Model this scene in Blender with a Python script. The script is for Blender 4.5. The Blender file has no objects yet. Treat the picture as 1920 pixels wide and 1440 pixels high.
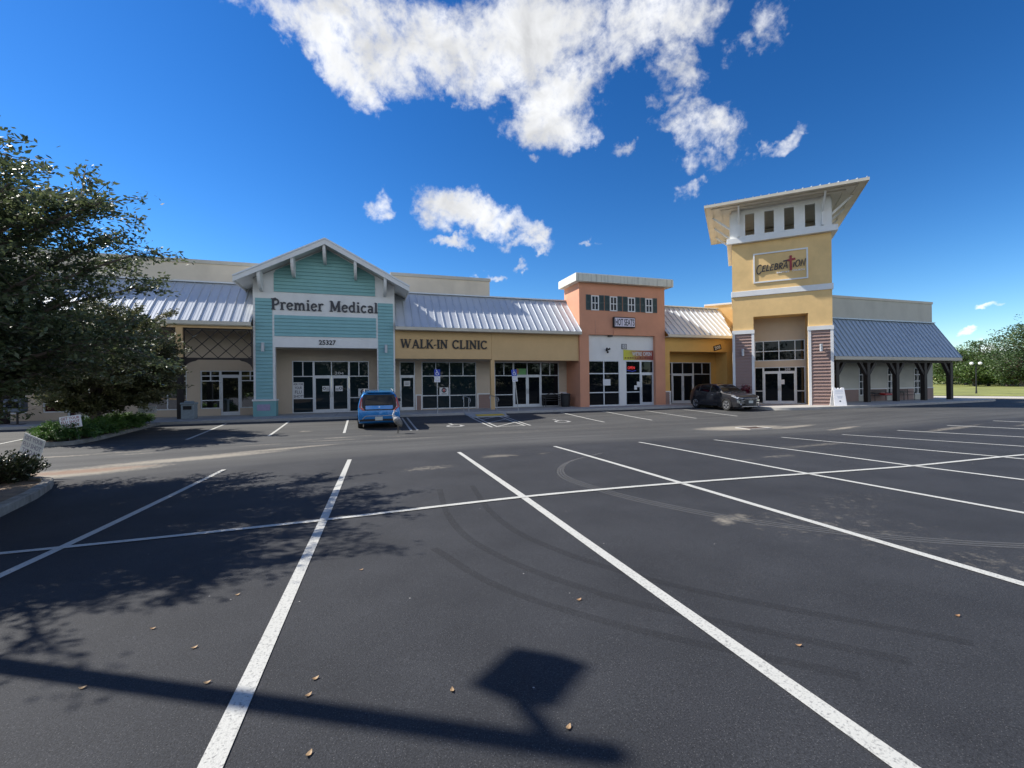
import bpy, bmesh, math, random
import numpy as np
from mathutils import Vector, Matrix

random.seed(7)
rng = np.random.default_rng(11)
scene = bpy.context.scene
COL = scene.collection
R = math.radians
W = {}          # world matrices of everything built

# ------------------------------------------------------------------ object helpers
def tag(o, label=None, cat=None, group=None, kind=None):
    if label: o['label'] = label
    if cat: o['category'] = cat
    if group: o['group'] = group
    if kind: o['kind'] = kind
    return o

def thing(name, label, cat, loc=(0, 0, 0), rz=0.0, group=None):
    o = bpy.data.objects.new(name, None)
    o.empty_display_size = 0.2
    COL.objects.link(o)
    o.location = loc
    o.rotation_euler = (0, 0, rz)
    W[o] = Matrix.Translation(Vector(loc)) @ Matrix.Rotation(rz, 4, 'Z')
    return tag(o, label, cat, group)

def dup(root, loc, rz=None, label=None, name=None):
    """copy of a thing with its parts and their sub-parts"""
    def cp(o, par):
        c = o.copy()
        COL.objects.link(c)
        if par is not None:
            c.parent = par
        W[c] = W.get(o, Matrix())
        for ch in kids.get(o, []):
            cc = cp(ch, c)
            kids.setdefault(c, []).append(cc)
        return c
    r = cp(root, None)
    r.location = loc
    if rz is not None:
        r.rotation_euler = (0, 0, rz)
    if label:
        r['label'] = label
    return r

kids = {}

class MB:
    """collects shapes; build() links them as one mesh object"""
    def __init__(s, frame=None):
        s.v = []; s.f = []; s.m = []
        s.frame = frame            # matrix that takes the given coordinates to world
    def add(s, vs, fs, m=0):
        b = len(s.v)
        s.v.extend([tuple(p) for p in vs])
        for f in fs:
            s.f.append(tuple(i + b for i in f)); s.m.append(m)
        return s
    def box(s, x0, x1, y0, y1, z0, z1, m=0):
        vs = [(x0, y0, z0), (x1, y0, z0), (x1, y1, z0), (x0, y1, z0),
              (x0, y0, z1), (x1, y0, z1), (x1, y1, z1), (x0, y1, z1)]
        fs = [(0, 3, 2, 1), (4, 5, 6, 7), (0, 1, 5, 4), (1, 2, 6, 5), (2, 3, 7, 6), (3, 0, 4, 7)]
        return s.add(vs, fs, m)
    def obox(s, c, ax, ay, az, m=0):
        c, ax, ay, az = map(Vector, (c, ax, ay, az))
        vs = [c + ax * i + ay * j + az * k for k in (-1, 1) for j in (-1, 1) for i in (-1, 1)]
        fs = [(0, 2, 3, 1), (4, 5, 7, 6), (0, 1, 5, 4), (1, 3, 7, 5), (3, 2, 6, 7), (2, 0, 4, 6)]
        return s.add(vs, fs, m)
    def bar(s, p, q, w, h, up=(0, 0, 1), m=0):
        p, q = Vector(p), Vector(q)
        d = (q - p)
        L = d.length
        d.normalize()
        side = d.cross(Vector(up))
        if side.length < 1e-4:
            side = d.cross(Vector((1, 0, 0)))
        side.normalize()
        u = side.cross(d)
        return s.obox((p + q) / 2, d * L / 2, side * w / 2, u * h / 2, m)
    def tube(s, pts, rad, n=8, cap=True, m=0):
        pts = [Vector(p) for p in pts]
        if not hasattr(rad, '__len__'):
            rad = [rad] * len(pts)
        rings = []
        prev = None
        for i, p in enumerate(pts):
            d = (pts[min(i + 1, len(pts) - 1)] - pts[max(i - 1, 0)]).normalized()
            a = Vector((0, 0, 1)) if prev is None else prev
            a = a - d * a.dot(d)
            if a.length < 1e-3:
                a = Vector((1, 0, 0)) - d * d.x
            a.normalize()
            b = d.cross(a)
            prev = a
            rings.append([p + (a * math.cos(t) + b * math.sin(t)) * rad[i]
                          for t in [2 * math.pi * k / n for k in range(n)]])
        vs = [v for r in rings for v in r]
        fs = []
        for i in range(len(rings) - 1):
            for k in range(n):
                k2 = (k + 1) % n
                fs.append((i * n + k, i * n + k2, (i + 1) * n + k2, (i + 1) * n + k))
        if cap:
            fs.append(tuple(range(n - 1, -1, -1)))
            fs.append(tuple((len(rings) - 1) * n + k for k in range(n)))
        return s.add(vs, fs, m)
    def prism(s, poly, y0, y1, m=0):
        """polygon in x,z pushed from y0 to y1"""
        n = len(poly)
        vs = [(x, y0, z) for x, z in poly] + [(x, y1, z) for x, z in poly]
        fs = [tuple(range(n)), tuple(range(2 * n - 1, n - 1, -1))]
        for i in range(n):
            j = (i + 1) % n
            fs.append((j, i, n + i, n + j))
        return s.add(vs, fs, m)
    def prism_x(s, poly, x0, x1, m=0):
        """polygon in y,z pushed from x0 to x1"""
        n = len(poly)
        vs = [(x0, y, z) for y, z in poly] + [(x1, y, z) for y, z in poly]
        fs = [tuple(range(n - 1, -1, -1)), tuple(range(n, 2 * n))]
        for i in range(n):
            j = (i + 1) % n
            fs.append((i, j, n + j, n + i))
        return s.add(vs, fs, m)
    def prism_z(s, poly, z0, z1, m=0):
        n = len(poly)
        vs = [(x, y, z0) for x, y in poly] + [(x, y, z1) for x, y in poly]
        fs = [tuple(range(n - 1, -1, -1)), tuple(range(n, 2 * n))]
        for i in range(n):
            j = (i + 1) % n
            fs.append((i, j, n + j, n + i))
        return s.add(vs, fs, m)
    def lathe(s, c, prof, n=16, m=0):
        cx, cy, cz = c
        vs = []; fs = []
        for r, z in prof:
            for k in range(n):
                a = 2 * math.pi * k / n
                vs.append((cx + r * math.cos(a), cy + r * math.sin(a), cz + z))
        for i in range(len(prof) - 1):
            for k in range(n):
                k2 = (k + 1) % n
                fs.append((i * n + k, i * n + k2, (i + 1) * n + k2, (i + 1) * n + k))
        fs.append(tuple(range(n - 1, -1, -1)))
        fs.append(tuple((len(prof) - 1) * n + k for k in range(n)))
        return s.add(vs, fs, m)
    def sphere(s, c, r, n=12, m=0, sz=1.0):
        prof = [(max(1e-4, r * math.sin(math.pi * i / n)), -r * sz * math.cos(math.pi * i / n)) for i in range(n + 1)]
        return s.lathe(c, prof, n + 4, m)
    def wall(s, x0, x1, z0, z1, y0, y1, holes=(), m=0):
        """wall slab with rectangular holes (hx0,hx1,hz0,hz1)"""
        zs = sorted({z0, z1} | {min(max(h[2], z0), z1) for h in holes} | {min(max(h[3], z0), z1) for h in holes})
        for a, b in zip(zs[:-1], zs[1:]):
            if b - a < 1e-5: continue
            mid = (a + b) / 2
            hs = sorted([(max(h[0], x0), min(h[1], x1)) for h in holes if h[2] < mid < h[3]])
            x = x0
            for h0, h1 in hs:
                if h0 > x + 1e-5: s.box(x, h0, y0, y1, a, b, m)
                x = max(x, h1)
            if x < x1 - 1e-5: s.box(x, x1, y0, y1, a, b, m)
        return s
    def boards(s, x0, x1, z0, z1, y, pitch=0.19, clip=None, m=0, lip=.048):
        """lap siding: each board leans out at its lower edge, faces -y"""
        n = max(1, round((z1 - z0) / pitch))
        p = (z1 - z0) / n
        for i in range(n):
            a, b = z0 + i * p, z0 + (i + 1) * p
            if clip:
                xa0, xa1 = clip(a); xb0, xb1 = clip(b)
                if xa1 - xa0 < 0.02: continue
                if xb1 - xb0 < 0.02: xb0 = xb1 = (xa0 + xa1) / 2
            else:
                xa0 = xb0 = x0; xa1 = xb1 = x1
            vs = [(xa0, y - lip, a), (xa1, y - lip, a), (xb1, y - 0.003, b), (xb0, y - 0.003, b),
                  (xa0, y, a), (xa1, y, a), (xb1, y, b), (xb0, y, b)]
            s.add(vs, [(0, 1, 2, 3), (4, 5, 1, 0), (0, 3, 7, 4), (1, 5, 6, 2)], m)
        return s
    def build(s, name, mats, parent=None, smooth=False, label=None, cat=None, group=None, kind=None, bevel=0):
        if not isinstance(mats, (list, tuple)): mats = [mats]
        me = bpy.data.meshes.new(name)
        V = [Vector(p) for p in s.v]
        F = s.frame
        T = None
        if parent is not None:
            wi = W[parent].inverted()
            T = wi @ F if F is not None else wi
        elif F is not None:
            T = F
        if T is not None:
            V = [T @ p for p in V]
        me.from_pydata([tuple(p) for p in V], [], s.f)
        for mt in mats: me.materials.append(mt)
        if len(mats) > 1:
            me.polygons.foreach_set('material_index', s.m)
        me.update()
        bm = bmesh.new(); bm.from_mesh(me)
        bmesh.ops.recalc_face_normals(bm, faces=bm.faces)
        bm.to_mesh(me); bm.free()
        if smooth:
            me.polygons.foreach_set('use_smooth', [True] * len(me.polygons))
            try:
                me.set_sharp_from_angle(angle=R(40))
            except Exception:
                pass
        o = bpy.data.objects.new(name, me)
        COL.objects.link(o)
        if parent is not None:
            o.parent = parent
            W[o] = W[parent].copy()
            kids.setdefault(parent, []).append(o)
        else:
            W[o] = Matrix()
        if bevel:
            b = o.modifiers.new('bevel', 'BEVEL'); b.width = bevel; b.segments = 2; b.limit_method = 'ANGLE'
        return tag(o, label, cat, group, kind)

# ------------------------------------------------------------------ materials
def new_mat(name):
    m = bpy.data.materials.new(name)
    m.use_nodes = True
    nt = m.node_tree
    return m, nt, nt.nodes['Principled BSDF']

def mat(name, c, rough=0.7, var=0.06, scale=3.0, bump=0.0, bscale=60.0, metal=0.0, spec=0.5, streak=0.0, coat=0.0, fleck=0.0):
    m, nt, p = new_mat(name)
    N, L = nt.nodes, nt.links
    p.inputs['Roughness'].default_value = rough
    p.inputs['Metallic'].default_value = metal
    p.inputs['Specular IOR Level'].default_value = spec
    p.inputs['Coat Weight'].default_value = coat
    geo = N.new('ShaderNodeNewGeometry')
    pos = geo.outputs['Position']
    n1 = N.new('ShaderNodeTexNoise'); n1.inputs['Scale'].default_value = scale; n1.inputs['Detail'].default_value = 6
    n1.inputs['Roughness'].default_value = 0.65
    L.new(pos, n1.inputs['Vector'])
    rmp = N.new('ShaderNodeMapRange')
    rmp.inputs['From Min'].default_value = 0.3; rmp.inputs['From Max'].default_value = 0.7
    rmp.inputs['To Min'].default_value = 1 - var; rmp.inputs['To Max'].default_value = 1 + var
    L.new(n1.outputs['Fac'], rmp.inputs['Value'])
    val = rmp.outputs['Result']
    if streak:
        mp = N.new('ShaderNodeMapping'); mp.inputs['Scale'].default_value = ((5.0, 5.0, 0.35) if streak > .2 else (1.1, 1.1, .4))
        L.new(pos, mp.inputs['Vector'])
        n2 = N.new('ShaderNodeTexNoise'); n2.inputs['Scale'].default_value = 1.0; n2.inputs['Detail'].default_value = 5
        L.new(mp.outputs['Vector'], n2.inputs['Vector'])
        r2 = N.new('ShaderNodeMapRange'); r2.inputs['From Min'].default_value = 0.5; r2.inputs['From Max'].default_value = 0.75
        r2.inputs['To Min'].default_value = 1; r2.inputs['To Max'].default_value = 1 - streak
        L.new(n2.outputs['Fac'], r2.inputs['Value'])
        mu = N.new('ShaderNodeMath'); mu.operation = 'MULTIPLY'
        L.new(val, mu.inputs[0]); L.new(r2.outputs['Result'], mu.inputs[1]); val = mu.outputs[0]
    mx = N.new('ShaderNodeMix'); mx.data_type = 'RGBA'; mx.blend_type = 'MULTIPLY'
    mx.inputs['Factor'].default_value = 1
    mx.inputs['A'].default_value = (*c, 1)
    L.new(val, mx.inputs['B'])
    L.new(mx.outputs['Result'], p.inputs['Base Color'])
    if bump:
        nb = N.new('ShaderNodeTexNoise'); nb.inputs['Scale'].default_value = bscale; nb.inputs['Detail'].default_value = 3
        L.new(pos, nb.inputs['Vector'])
        b = N.new('ShaderNodeBump'); b.inputs['Strength'].default_value = bump; b.inputs['Distance'].default_value = 0.01
        L.new(nb.outputs['Fac'], b.inputs['Height']); L.new(b.outputs['Normal'], p.inputs['Normal'])
    return m

M = {}
M['white'] = mat('white_trim_paint', (0.72, 0.72, 0.70), 0.6, 0.04, 2, streak=0.08)
M['teal'] = mat('turquoise_siding_paint', (0.21, 0.42, 0.41), 0.6, 0.05, 2, streak=0.06)
M['teal_sky'] = mat('sky_tinted_siding_paint', (0.21, 0.42, 0.435), 0.6, 0.05, 2, streak=0.06)  # same turquoise paint, bluish sky reflection put into the colour
M['teal2'] = mat('turquoise_stucco', (0.20, 0.40, 0.40), 0.8, 0.05, 2, 0.25)
M['tan'] = mat('tan_stucco', (0.60, 0.41, 0.205), 0.85, 0.05, 1.2, 0.3, streak=0.06)
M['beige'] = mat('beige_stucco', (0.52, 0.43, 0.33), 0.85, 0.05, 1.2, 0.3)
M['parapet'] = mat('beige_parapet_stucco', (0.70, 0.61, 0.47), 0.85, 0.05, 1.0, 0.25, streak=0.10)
M['grey_stucco'] = mat('grey_green_stucco', (0.50, 0.49, 0.42), 0.85, 0.05, 1.0, 0.25, streak=0.10)
M['peach'] = mat('peach_stucco', (0.60, 0.285, 0.175), 0.85, 0.06, 1.0, 0.3, streak=0.07)
M['cornice'] = mat('weathered_white_cornice', (0.62, 0.62, 0.54), 0.8, 0.10, 1.5, 0.2, streak=0.45)
M['mustard'] = mat('mustard_stucco', (0.64, 0.385, 0.115), 0.85, 0.06, 1.0, 0.3, streak=0.06)
M['gold'] = mat('golden_sand_stucco', (0.72, 0.49, 0.215), 0.85, 0.10, 0.9, 0.3, streak=0.07)
M['mauve'] = mat('mauve_brown_siding', (0.29, 0.195, 0.165), 0.65, 0.05, 2, streak=0.06)
M['fascia'] = mat('grey_beige_fascia', (0.55, 0.51, 0.42), 0.7, 0.05, 2, streak=0.08)
M['soffit'] = mat('cream_soffit', (0.60, 0.55, 0.44), 0.8, 0.08, 2)
M['wood'] = mat('dark_stained_timber', (0.020, 0.014, 0.012), 0.65, 0.2, 4)
M['metal_roof'] = mat('galvalume_roof', (0.56, 0.59, 0.62), 0.42, 0.05, 0.7, metal=0.25, streak=0.05)
M['wing_roof'] = mat('sky_tinted_metal_roof', (0.38, 0.46, 0.54), 0.4, 0.05, 0.7, metal=0.35, streak=0.05)  # blue of the sky reflected in shaded metal, mixed into the base colour
M['alu'] = mat('pale_aluminium', (0.60, 0.63, 0.66), 0.45, 0.04, 3, metal=0.25)
M['steel'] = mat('galvanised_steel', (0.42, 0.43, 0.44), 0.4, 0.08, 6, metal=0.7)
M['black'] = mat('black_paint', (0.012, 0.012, 0.013), 0.5, 0.1, 5)
M['navy'] = mat('dark_navy_letters', (0.008, 0.010, 0.022), 0.35, 0.05, 5)
M['shutter'] = mat('dark_green_shutter', (0.055, 0.085, 0.085), 0.6, 0.08, 5)
M['concrete_curb'] = mat('curb_concrete', (0.40, 0.385, 0.35), 0.9, 0.14, 3, 0.3, 80)
M['yellow'] = mat('yellow_tactile_paint', (0.78, 0.52, 0.06), 0.7, 0.12, 6)
M['plastic_white'] = mat('white_plastic', (0.80, 0.80, 0.80), 0.4, 0.02, 4)
M['paper'] = mat('paper_white', (0.66, 0.67, 0.68), 0.7, 0.03, 8)
M['red'] = mat('red_paint', (0.45, 0.02, 0.025), 0.4, 0.05, 5)
M['darkred'] = mat('red_lettering', (0.30, 0.012, 0.02), 0.4, 0.05, 5)
M['blue_sign'] = mat('blue_sign_paint', (0.02, 0.06, 0.42), 0.4, 0.05, 5)
M['green'] = mat('green_print', (0.14, 0.38, 0.13), 0.5, 0.05, 5)
M['grey_bin'] = mat('grey_aggregate_bin', (0.26, 0.30, 0.31), 0.8, 0.15, 12, 0.3)
M['purple_grey'] = mat('faded_print', (0.34, 0.30, 0.42), 0.7, 0.1, 8)
M['kiosk'] = mat('dark_red_kiosk', (0.28, 0.03, 0.035), 0.5, 0.08, 4)

def glass_mat(name, base, ior, rough=0.02):
    m, nt, p = new_mat(name)
    p.inputs['Base Color'].default_value = (*base, 1)
    p.inputs['Roughness'].default_value = rough
    p.inputs['IOR'].default_value = ior
    N, L = nt.nodes, nt.links
    geo = N.new('ShaderNodeNewGeometry')
    nb = N.new('ShaderNodeTexNoise'); nb.inputs['Scale'].default_value = 0.8; nb.inputs['Detail'].default_value = 1
    L.new(geo.outputs['Position'], nb.inputs['Vector'])
    b = N.new('ShaderNodeBump'); b.inputs['Strength'].default_value = 0.05; b.inputs['Distance'].default_value = 0.05
    L.new(nb.outputs['Fac'], b.inputs['Height']); L.new(b.outputs['Normal'], p.inputs['Normal'])
    return m
M['glass'] = glass_mat('dark_shop_glass', (0.004, 0.006, 0.009), 1.34)
M['glass_blue'] = glass_mat('blue_tinted_glass', (0.010, 0.020, 0.026), 1.40)
M['glass_mirror'] = glass_mat('reflective_film_glass', (0.012, 0.014, 0.014), 3.6)
M['lens'] = glass_mat('clear_lens', (0.35, 0.37, 0.40), 1.6, 0.08)
M['tail'] = glass_mat('red_lens', (0.42, 0.02, 0.025), 1.6, 0.1)
M['neon'], _nt, _p = new_mat('red_neon')
_p.inputs['Emission Color'].default_value = (1, 0.06, 0.06, 1); _p.inputs['Emission Strength'].default_value = .35
_p.inputs['Base Color'].default_value = (0.4, 0.02, 0.02, 1)
M['neon_blue'], _nt, _p = new_mat('blue_neon')
_p.inputs['Emission Color'].default_value = (0.1, 0.15, 1, 1); _p.inputs['Emission Strength'].default_value = 0.2
_p.inputs['Base Color'].default_value = (0.02, 0.02, 0.3, 1)

def car_paint(name, c, flake=0.0):
    m, nt, p = new_mat(name)
    p.inputs['Base Color'].default_value = (*c, 1)
    p.inputs['Metallic'].default_value = 0.35
    p.inputs['Roughness'].default_value = 0.35
    p.inputs['Coat Weight'].default_value = 1.0
    p.inputs['Coat Roughness'].default_value = 0.04
    return m
M['car_blue'] = car_paint('bright_blue_car_paint', (0.006, 0.18, 0.50))
M['car_dark'] = car_paint('charcoal_car_paint', (0.022, 0.023, 0.028))
M['chrome'] = mat('chrome', (0.75, 0.76, 0.78), 0.15, 0.01, 3, metal=1.0)
M['rim'] = mat('alloy_rim', (0.50, 0.51, 0.53), 0.3, 0.03, 3, metal=0.8)
M['tyre'] = mat('tyre_rubber', (0.018, 0.018, 0.018), 0.85, 0.1, 10)
M['trim_black'] = mat('black_plastic_trim', (0.02, 0.02, 0.022), 0.55, 0.08, 8)
M['plate'] = mat('licence_plate', (0.52, 0.55, 0.52), 0.5, 0.08, 20)

def leaf_mat(name, c1, c2, trans=0.25, gloss=0.35, scale=0.9):
    m, nt, p = new_mat(name)
    N, L = nt.nodes, nt.links
    geo = N.new('ShaderNodeNewGeometry')
    n1 = N.new('ShaderNodeTexNoise'); n1.inputs['Scale'].default_value = scale; n1.inputs['Detail'].default_value = 4
    L.new(geo.outputs['Position'], n1.inputs['Vector'])
    rnd = N.new('ShaderNodeMath'); rnd.operation = 'MULTIPLY_ADD'
    L.new(geo.outputs['Random Per Island'], rnd.inputs[0]); rnd.inputs[1].default_value = 0.5
    L.new(n1.outputs['Fac'], rnd.inputs[2])
    mr = N.new('ShaderNodeMapRange'); mr.inputs['From Min'].default_value = 0.45; mr.inputs['From Max'].default_value = 1.05
    L.new(rnd.outputs[0], mr.inputs['Value'])
    mx = N.new('ShaderNodeMix'); mx.data_type = 'RGBA'
    mx.inputs['A'].default_value = (*c1, 1); mx.inputs['B'].default_value = (*c2, 1)
    L.new(mr.outputs['Result'], mx.inputs['Factor'])
    L.new(mx.outputs['Result'], p.inputs['Base Color'])
    p.inputs['Roughness'].default_value = gloss
    tr = N.new('ShaderNodeBsdfTranslucent')
    L.new(mx.outputs['Result'], tr.inputs['Color'])
    ms = N.new('ShaderNodeMixShader'); ms.inputs['Fac'].default_value = trans
    L.new(p.outputs['BSDF'], ms.inputs[1]); L.new(tr.outputs['BSDF'], ms.inputs[2])
    L.new(ms.outputs['Shader'], N['Material Output'].inputs['Surface'])
    return m
M['oak_leaf'] = leaf_mat('oak_leaves', (0.050, 0.075, 0.030), (0.145, 0.175, 0.080), 0.34, 0.38)
M['myrtle_leaf'] = leaf_mat('bronze_green_leaves', (0.050, 0.066, 0.026), (0.16, 0.155, 0.065), 0.32, 0.4)
M['juniper_leaf'] = leaf_mat('juniper_foliage', (0.030, 0.085, 0.016), (0.115, 0.22, 0.04), 0.25, 0.55, 2.0)
M['wood_leaf'] = leaf_mat('woodland_leaves', (0.030, 0.068, 0.014), (0.115, 0.175, 0.038), 0.28, 0.5, 0.25)
M['pine_leaf'] = leaf_mat('pine_needles', (0.026, 0.056, 0.018), (0.085, 0.130, 0.040), 0.25, 0.5, 0.3)
M['bush_leaf'] = leaf_mat('glossy_bush_leaves', (0.020, 0.032, 0.014), (0.060, 0.075, 0.035), 0.15, 0.3, 3)
M['red_leaf'] = leaf_mat('red_leaves', (0.09, 0.006, 0.016), (0.22, 0.015, 0.03), 0.2, 0.4, 3)
M['dry_leaf'] = leaf_mat('dry_leaf', (0.22, 0.09, 0.03), (0.42, 0.30, 0.16), 0.1, 0.6, 9)
M['bark'] = mat('grey_brown_bark', (0.16, 0.125, 0.10), 0.9, 0.25, 12, 0.6, 40)

# ------------------------------------------------------------------ terrain
_pts = np.array([
 (-3.1,11.9,-.31),(-.4,11.9,-.24),(2.4,11.8,-.205),(5.1,11.7,-.186),(7.8,11.6,-.196),(10.6,11.6,-.257),(13.3,11.5,-.296),
 (16,11.4,-.322),(18.8,11.3,-.283),(21.5,11.3,-.205),(24.3,11.2,-.113),(-3.3,6.4,-.21),(-.5,6.3,-.166),(2.2,6.2,-.09),
 (5,6.15,-.088),(7.7,6.1,-.122),(10.4,6,-.151),(13.2,5.9,-.125),(0,1.5,-.03),(4,1.5,-.02),(8,1,-.03),(-4,2,-.06),(0,-5,.1),
 (15,-5,.05),(30,3,0),(-15,0,0),(-12,19.4,-.3),(-6.4,19.4,-.3),(-1,19.4,-.3),(4,19.4,-.3),(9,19.4,-.3),(14,19.4,-.3),
 (19.3,19.3,-.28),(-25,24.9,-.08),(-14,24.9,-.08),(-6,24.9,-.08),(2,24.9,-.08),(8,24.9,-.08),(14,24.9,-.08),(20,24.9,-.08),
 (15.7,14.9,-.39),(8,15.5,-.3),(0,15.5,-.31),(-8,15.5,-.4),(22,15,-.28),(28,15,-.15),(24,19,-.13),(30,18.6,-.1),(38,18.6,-.09),
 (46,19,-.1),(60,20,-.1),(60,0,0),(-25,15,-.3),(-7,10,-.33),(-9,5,-.15),(60,30,-.1),(20,30,-.08),(-25,30,-.08)])
def _phi(d):
    return np.where(d > 1e-9, d * d * np.log(np.maximum(d, 1e-9)), 0)
_n = len(_pts)
_A = np.zeros((_n + 3, _n + 3))
_D = np.hypot(_pts[:, None, 0] - _pts[None, :, 0], _pts[:, None, 1] - _pts[None, :, 1])
_A[:_n, :_n] = _phi(_D) + np.eye(_n) * 0.6
_P = np.c_[np.ones(_n), _pts[:, :2]]
_A[:_n, _n:] = _P; _A[_n:, :_n] = _P.T
_wt = np.linalg.solve(_A, np.r_[_pts[:, 2], 0, 0, 0])
def gz(x, y):
    x = np.clip(np.asarray(x, float), -25, 60); y = np.clip(np.asarray(y, float), -5, 30)
    sh = x.shape
    x, y = x.ravel(), y.ravel()
    d = np.hypot(x[:, None] - _pts[None, :, 0], y[:, None] - _pts[None, :, 1])
    z = _phi(d) @ _wt[:_n] + _wt[_n] + _wt[_n + 1] * x + _wt[_n + 2] * y
    return np.clip(z, -.48, .2).reshape(sh)
def g(x, y):
    return float(gz(np.array([x]), np.array([y]))[0])

def vnoise(x, y, seed=0):
    """cheap smooth value noise for masks"""
    xi, yi = np.floor(x).astype(int), np.floor(y).astype(int)
    xf, yf = x - xi, y - yi
    xf = xf * xf * (3 - 2 * xf); yf = yf * yf * (3 - 2 * yf)
    def h(a, b):
        v = np.sin(a * 127.1 + b * 311.7 + seed * 74.7) * 43758.5453
        return v - np.floor(v)
    return (h(xi, yi) * (1 - xf) + h(xi + 1, yi) * xf) * (1 - yf) + (h(xi, yi + 1) * (1 - xf) + h(xi + 1, yi + 1) * xf) * yf

def blob(x, y, cx, cy, rx, ry, rot=0.0):
    c, s_ = math.cos(R(rot)), math.sin(R(rot))
    u = (x - cx) * c + (y - cy) * s_; v = -(x - cx) * s_ + (y - cy) * c
    return np.clip(1 - (u / rx) ** 2 - (v / ry) ** 2, 0, 1)

xs = np.unique(np.r_[np.linspace(-600, -60, 12), np.linspace(-60, -14, 24), np.arange(-14, 30, .25), np.linspace(30, 60, 40), np.linspace(60, 900, 14)])
ys = np.unique(np.r_[np.linspace(-600, -40, 10), np.linspace(-40, -2, 20), np.arange(-2, 25.5, .25), np.linspace(25.5, 60, 18), np.linspace(60, 900, 12)])
GX, GY = np.meshgrid(xs, ys)
GZ = gz(GX, GY)
nx, ny = len(xs), len(ys)
verts = np.c_[GX.ravel(), GY.ravel(), GZ.ravel()]
ii = (np.arange(ny - 1)[:, None] * nx + np.arange(nx - 1)[None, :]).ravel()
faces = np.c_[ii, ii + 1, ii + nx + 1, ii + nx]
me = bpy.data.meshes.new('parking_lot')
me.from_pydata(verts.tolist(), [], faces.tolist())
me.polygons.foreach_set('use_smooth', [True] * len(me.polygons))
X, Y = GX.ravel(), GY.ravel()
# old grey aisle asphalt against the newer dark seal coat of the near bays
edge = 11.9 - .027 * X + .5 * (vnoise(X * .35, Y * .5) - .5)
aisle = np.clip((Y - edge) / 1.2, 0, 1)
sand = np.zeros_like(X)
for a in [(-7.0, 13.3, 2.6, .9, 8, 1.0), (-4.6, 14.6, 2.8, .55, 12, .9), (-2.5, 15.6, 2.2, .3, 14, .8), (15.3, 15.2, 2.6, 1.0, 0, 1.0), (17.6, 14.6, 1.9, .35, 10, .8), (18.5, 13.1, 1.6, .22, 12, .9),
          (4.45, 3.15, .26, .09, -40, 1.0), (4.1, 4.25, .55, .09, 20, .7), (5.0, 3.6, 1.3, .9, -30, .20), (5.2, 2.4, .9, .6, -30, .2), (6.0, 4.3, 1.8, .5, 10, .18),
          (3.1, 10.6, .7, .2, 0, .7), (4.3, 10.4, .3, .15, 0, .6), (1.3, 9.6, .8, .3, 5, .45), (9.2, 8.0, 2.0, .12, 10, .5), (20.5, 10.6, 2.5, .3, 5, .6), (24, 9.8, 2.2, .3, 5, .55), (12, 9.3, 2.4, .25, 8, .45),
          (-1.0, 18.0, 1.6, .14, 12, .7), (-1.5, 17.2, 4.5, .12, 6, .6), (3, 16.6, 6, .14, 3, .45), (8, 17.2, 6, .18, 0, .4), (-9, 16.8, 3, .16, 4, .9), (-6, 16.6, 1.6, .12, 4, .7), (-2.4, 20.6, .25, .2, 0, .9), (-5.0, 20.8, .5, .12, 30, .6)]:
    sand = np.maximum(sand, blob(X, Y, *a[:5]) ** .7 * a[5])
redsoil = blob(X, Y, -6.6, 13.5, 1.9, .55, 6)
for nm, arr in (('aisle', aisle), ('sand', sand), ('redsoil', redsoil)):
    at = me.attributes.new(nm, 'FLOAT', 'POINT')
    at.data.foreach_set('value', arr.astype(np.float32))

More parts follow.
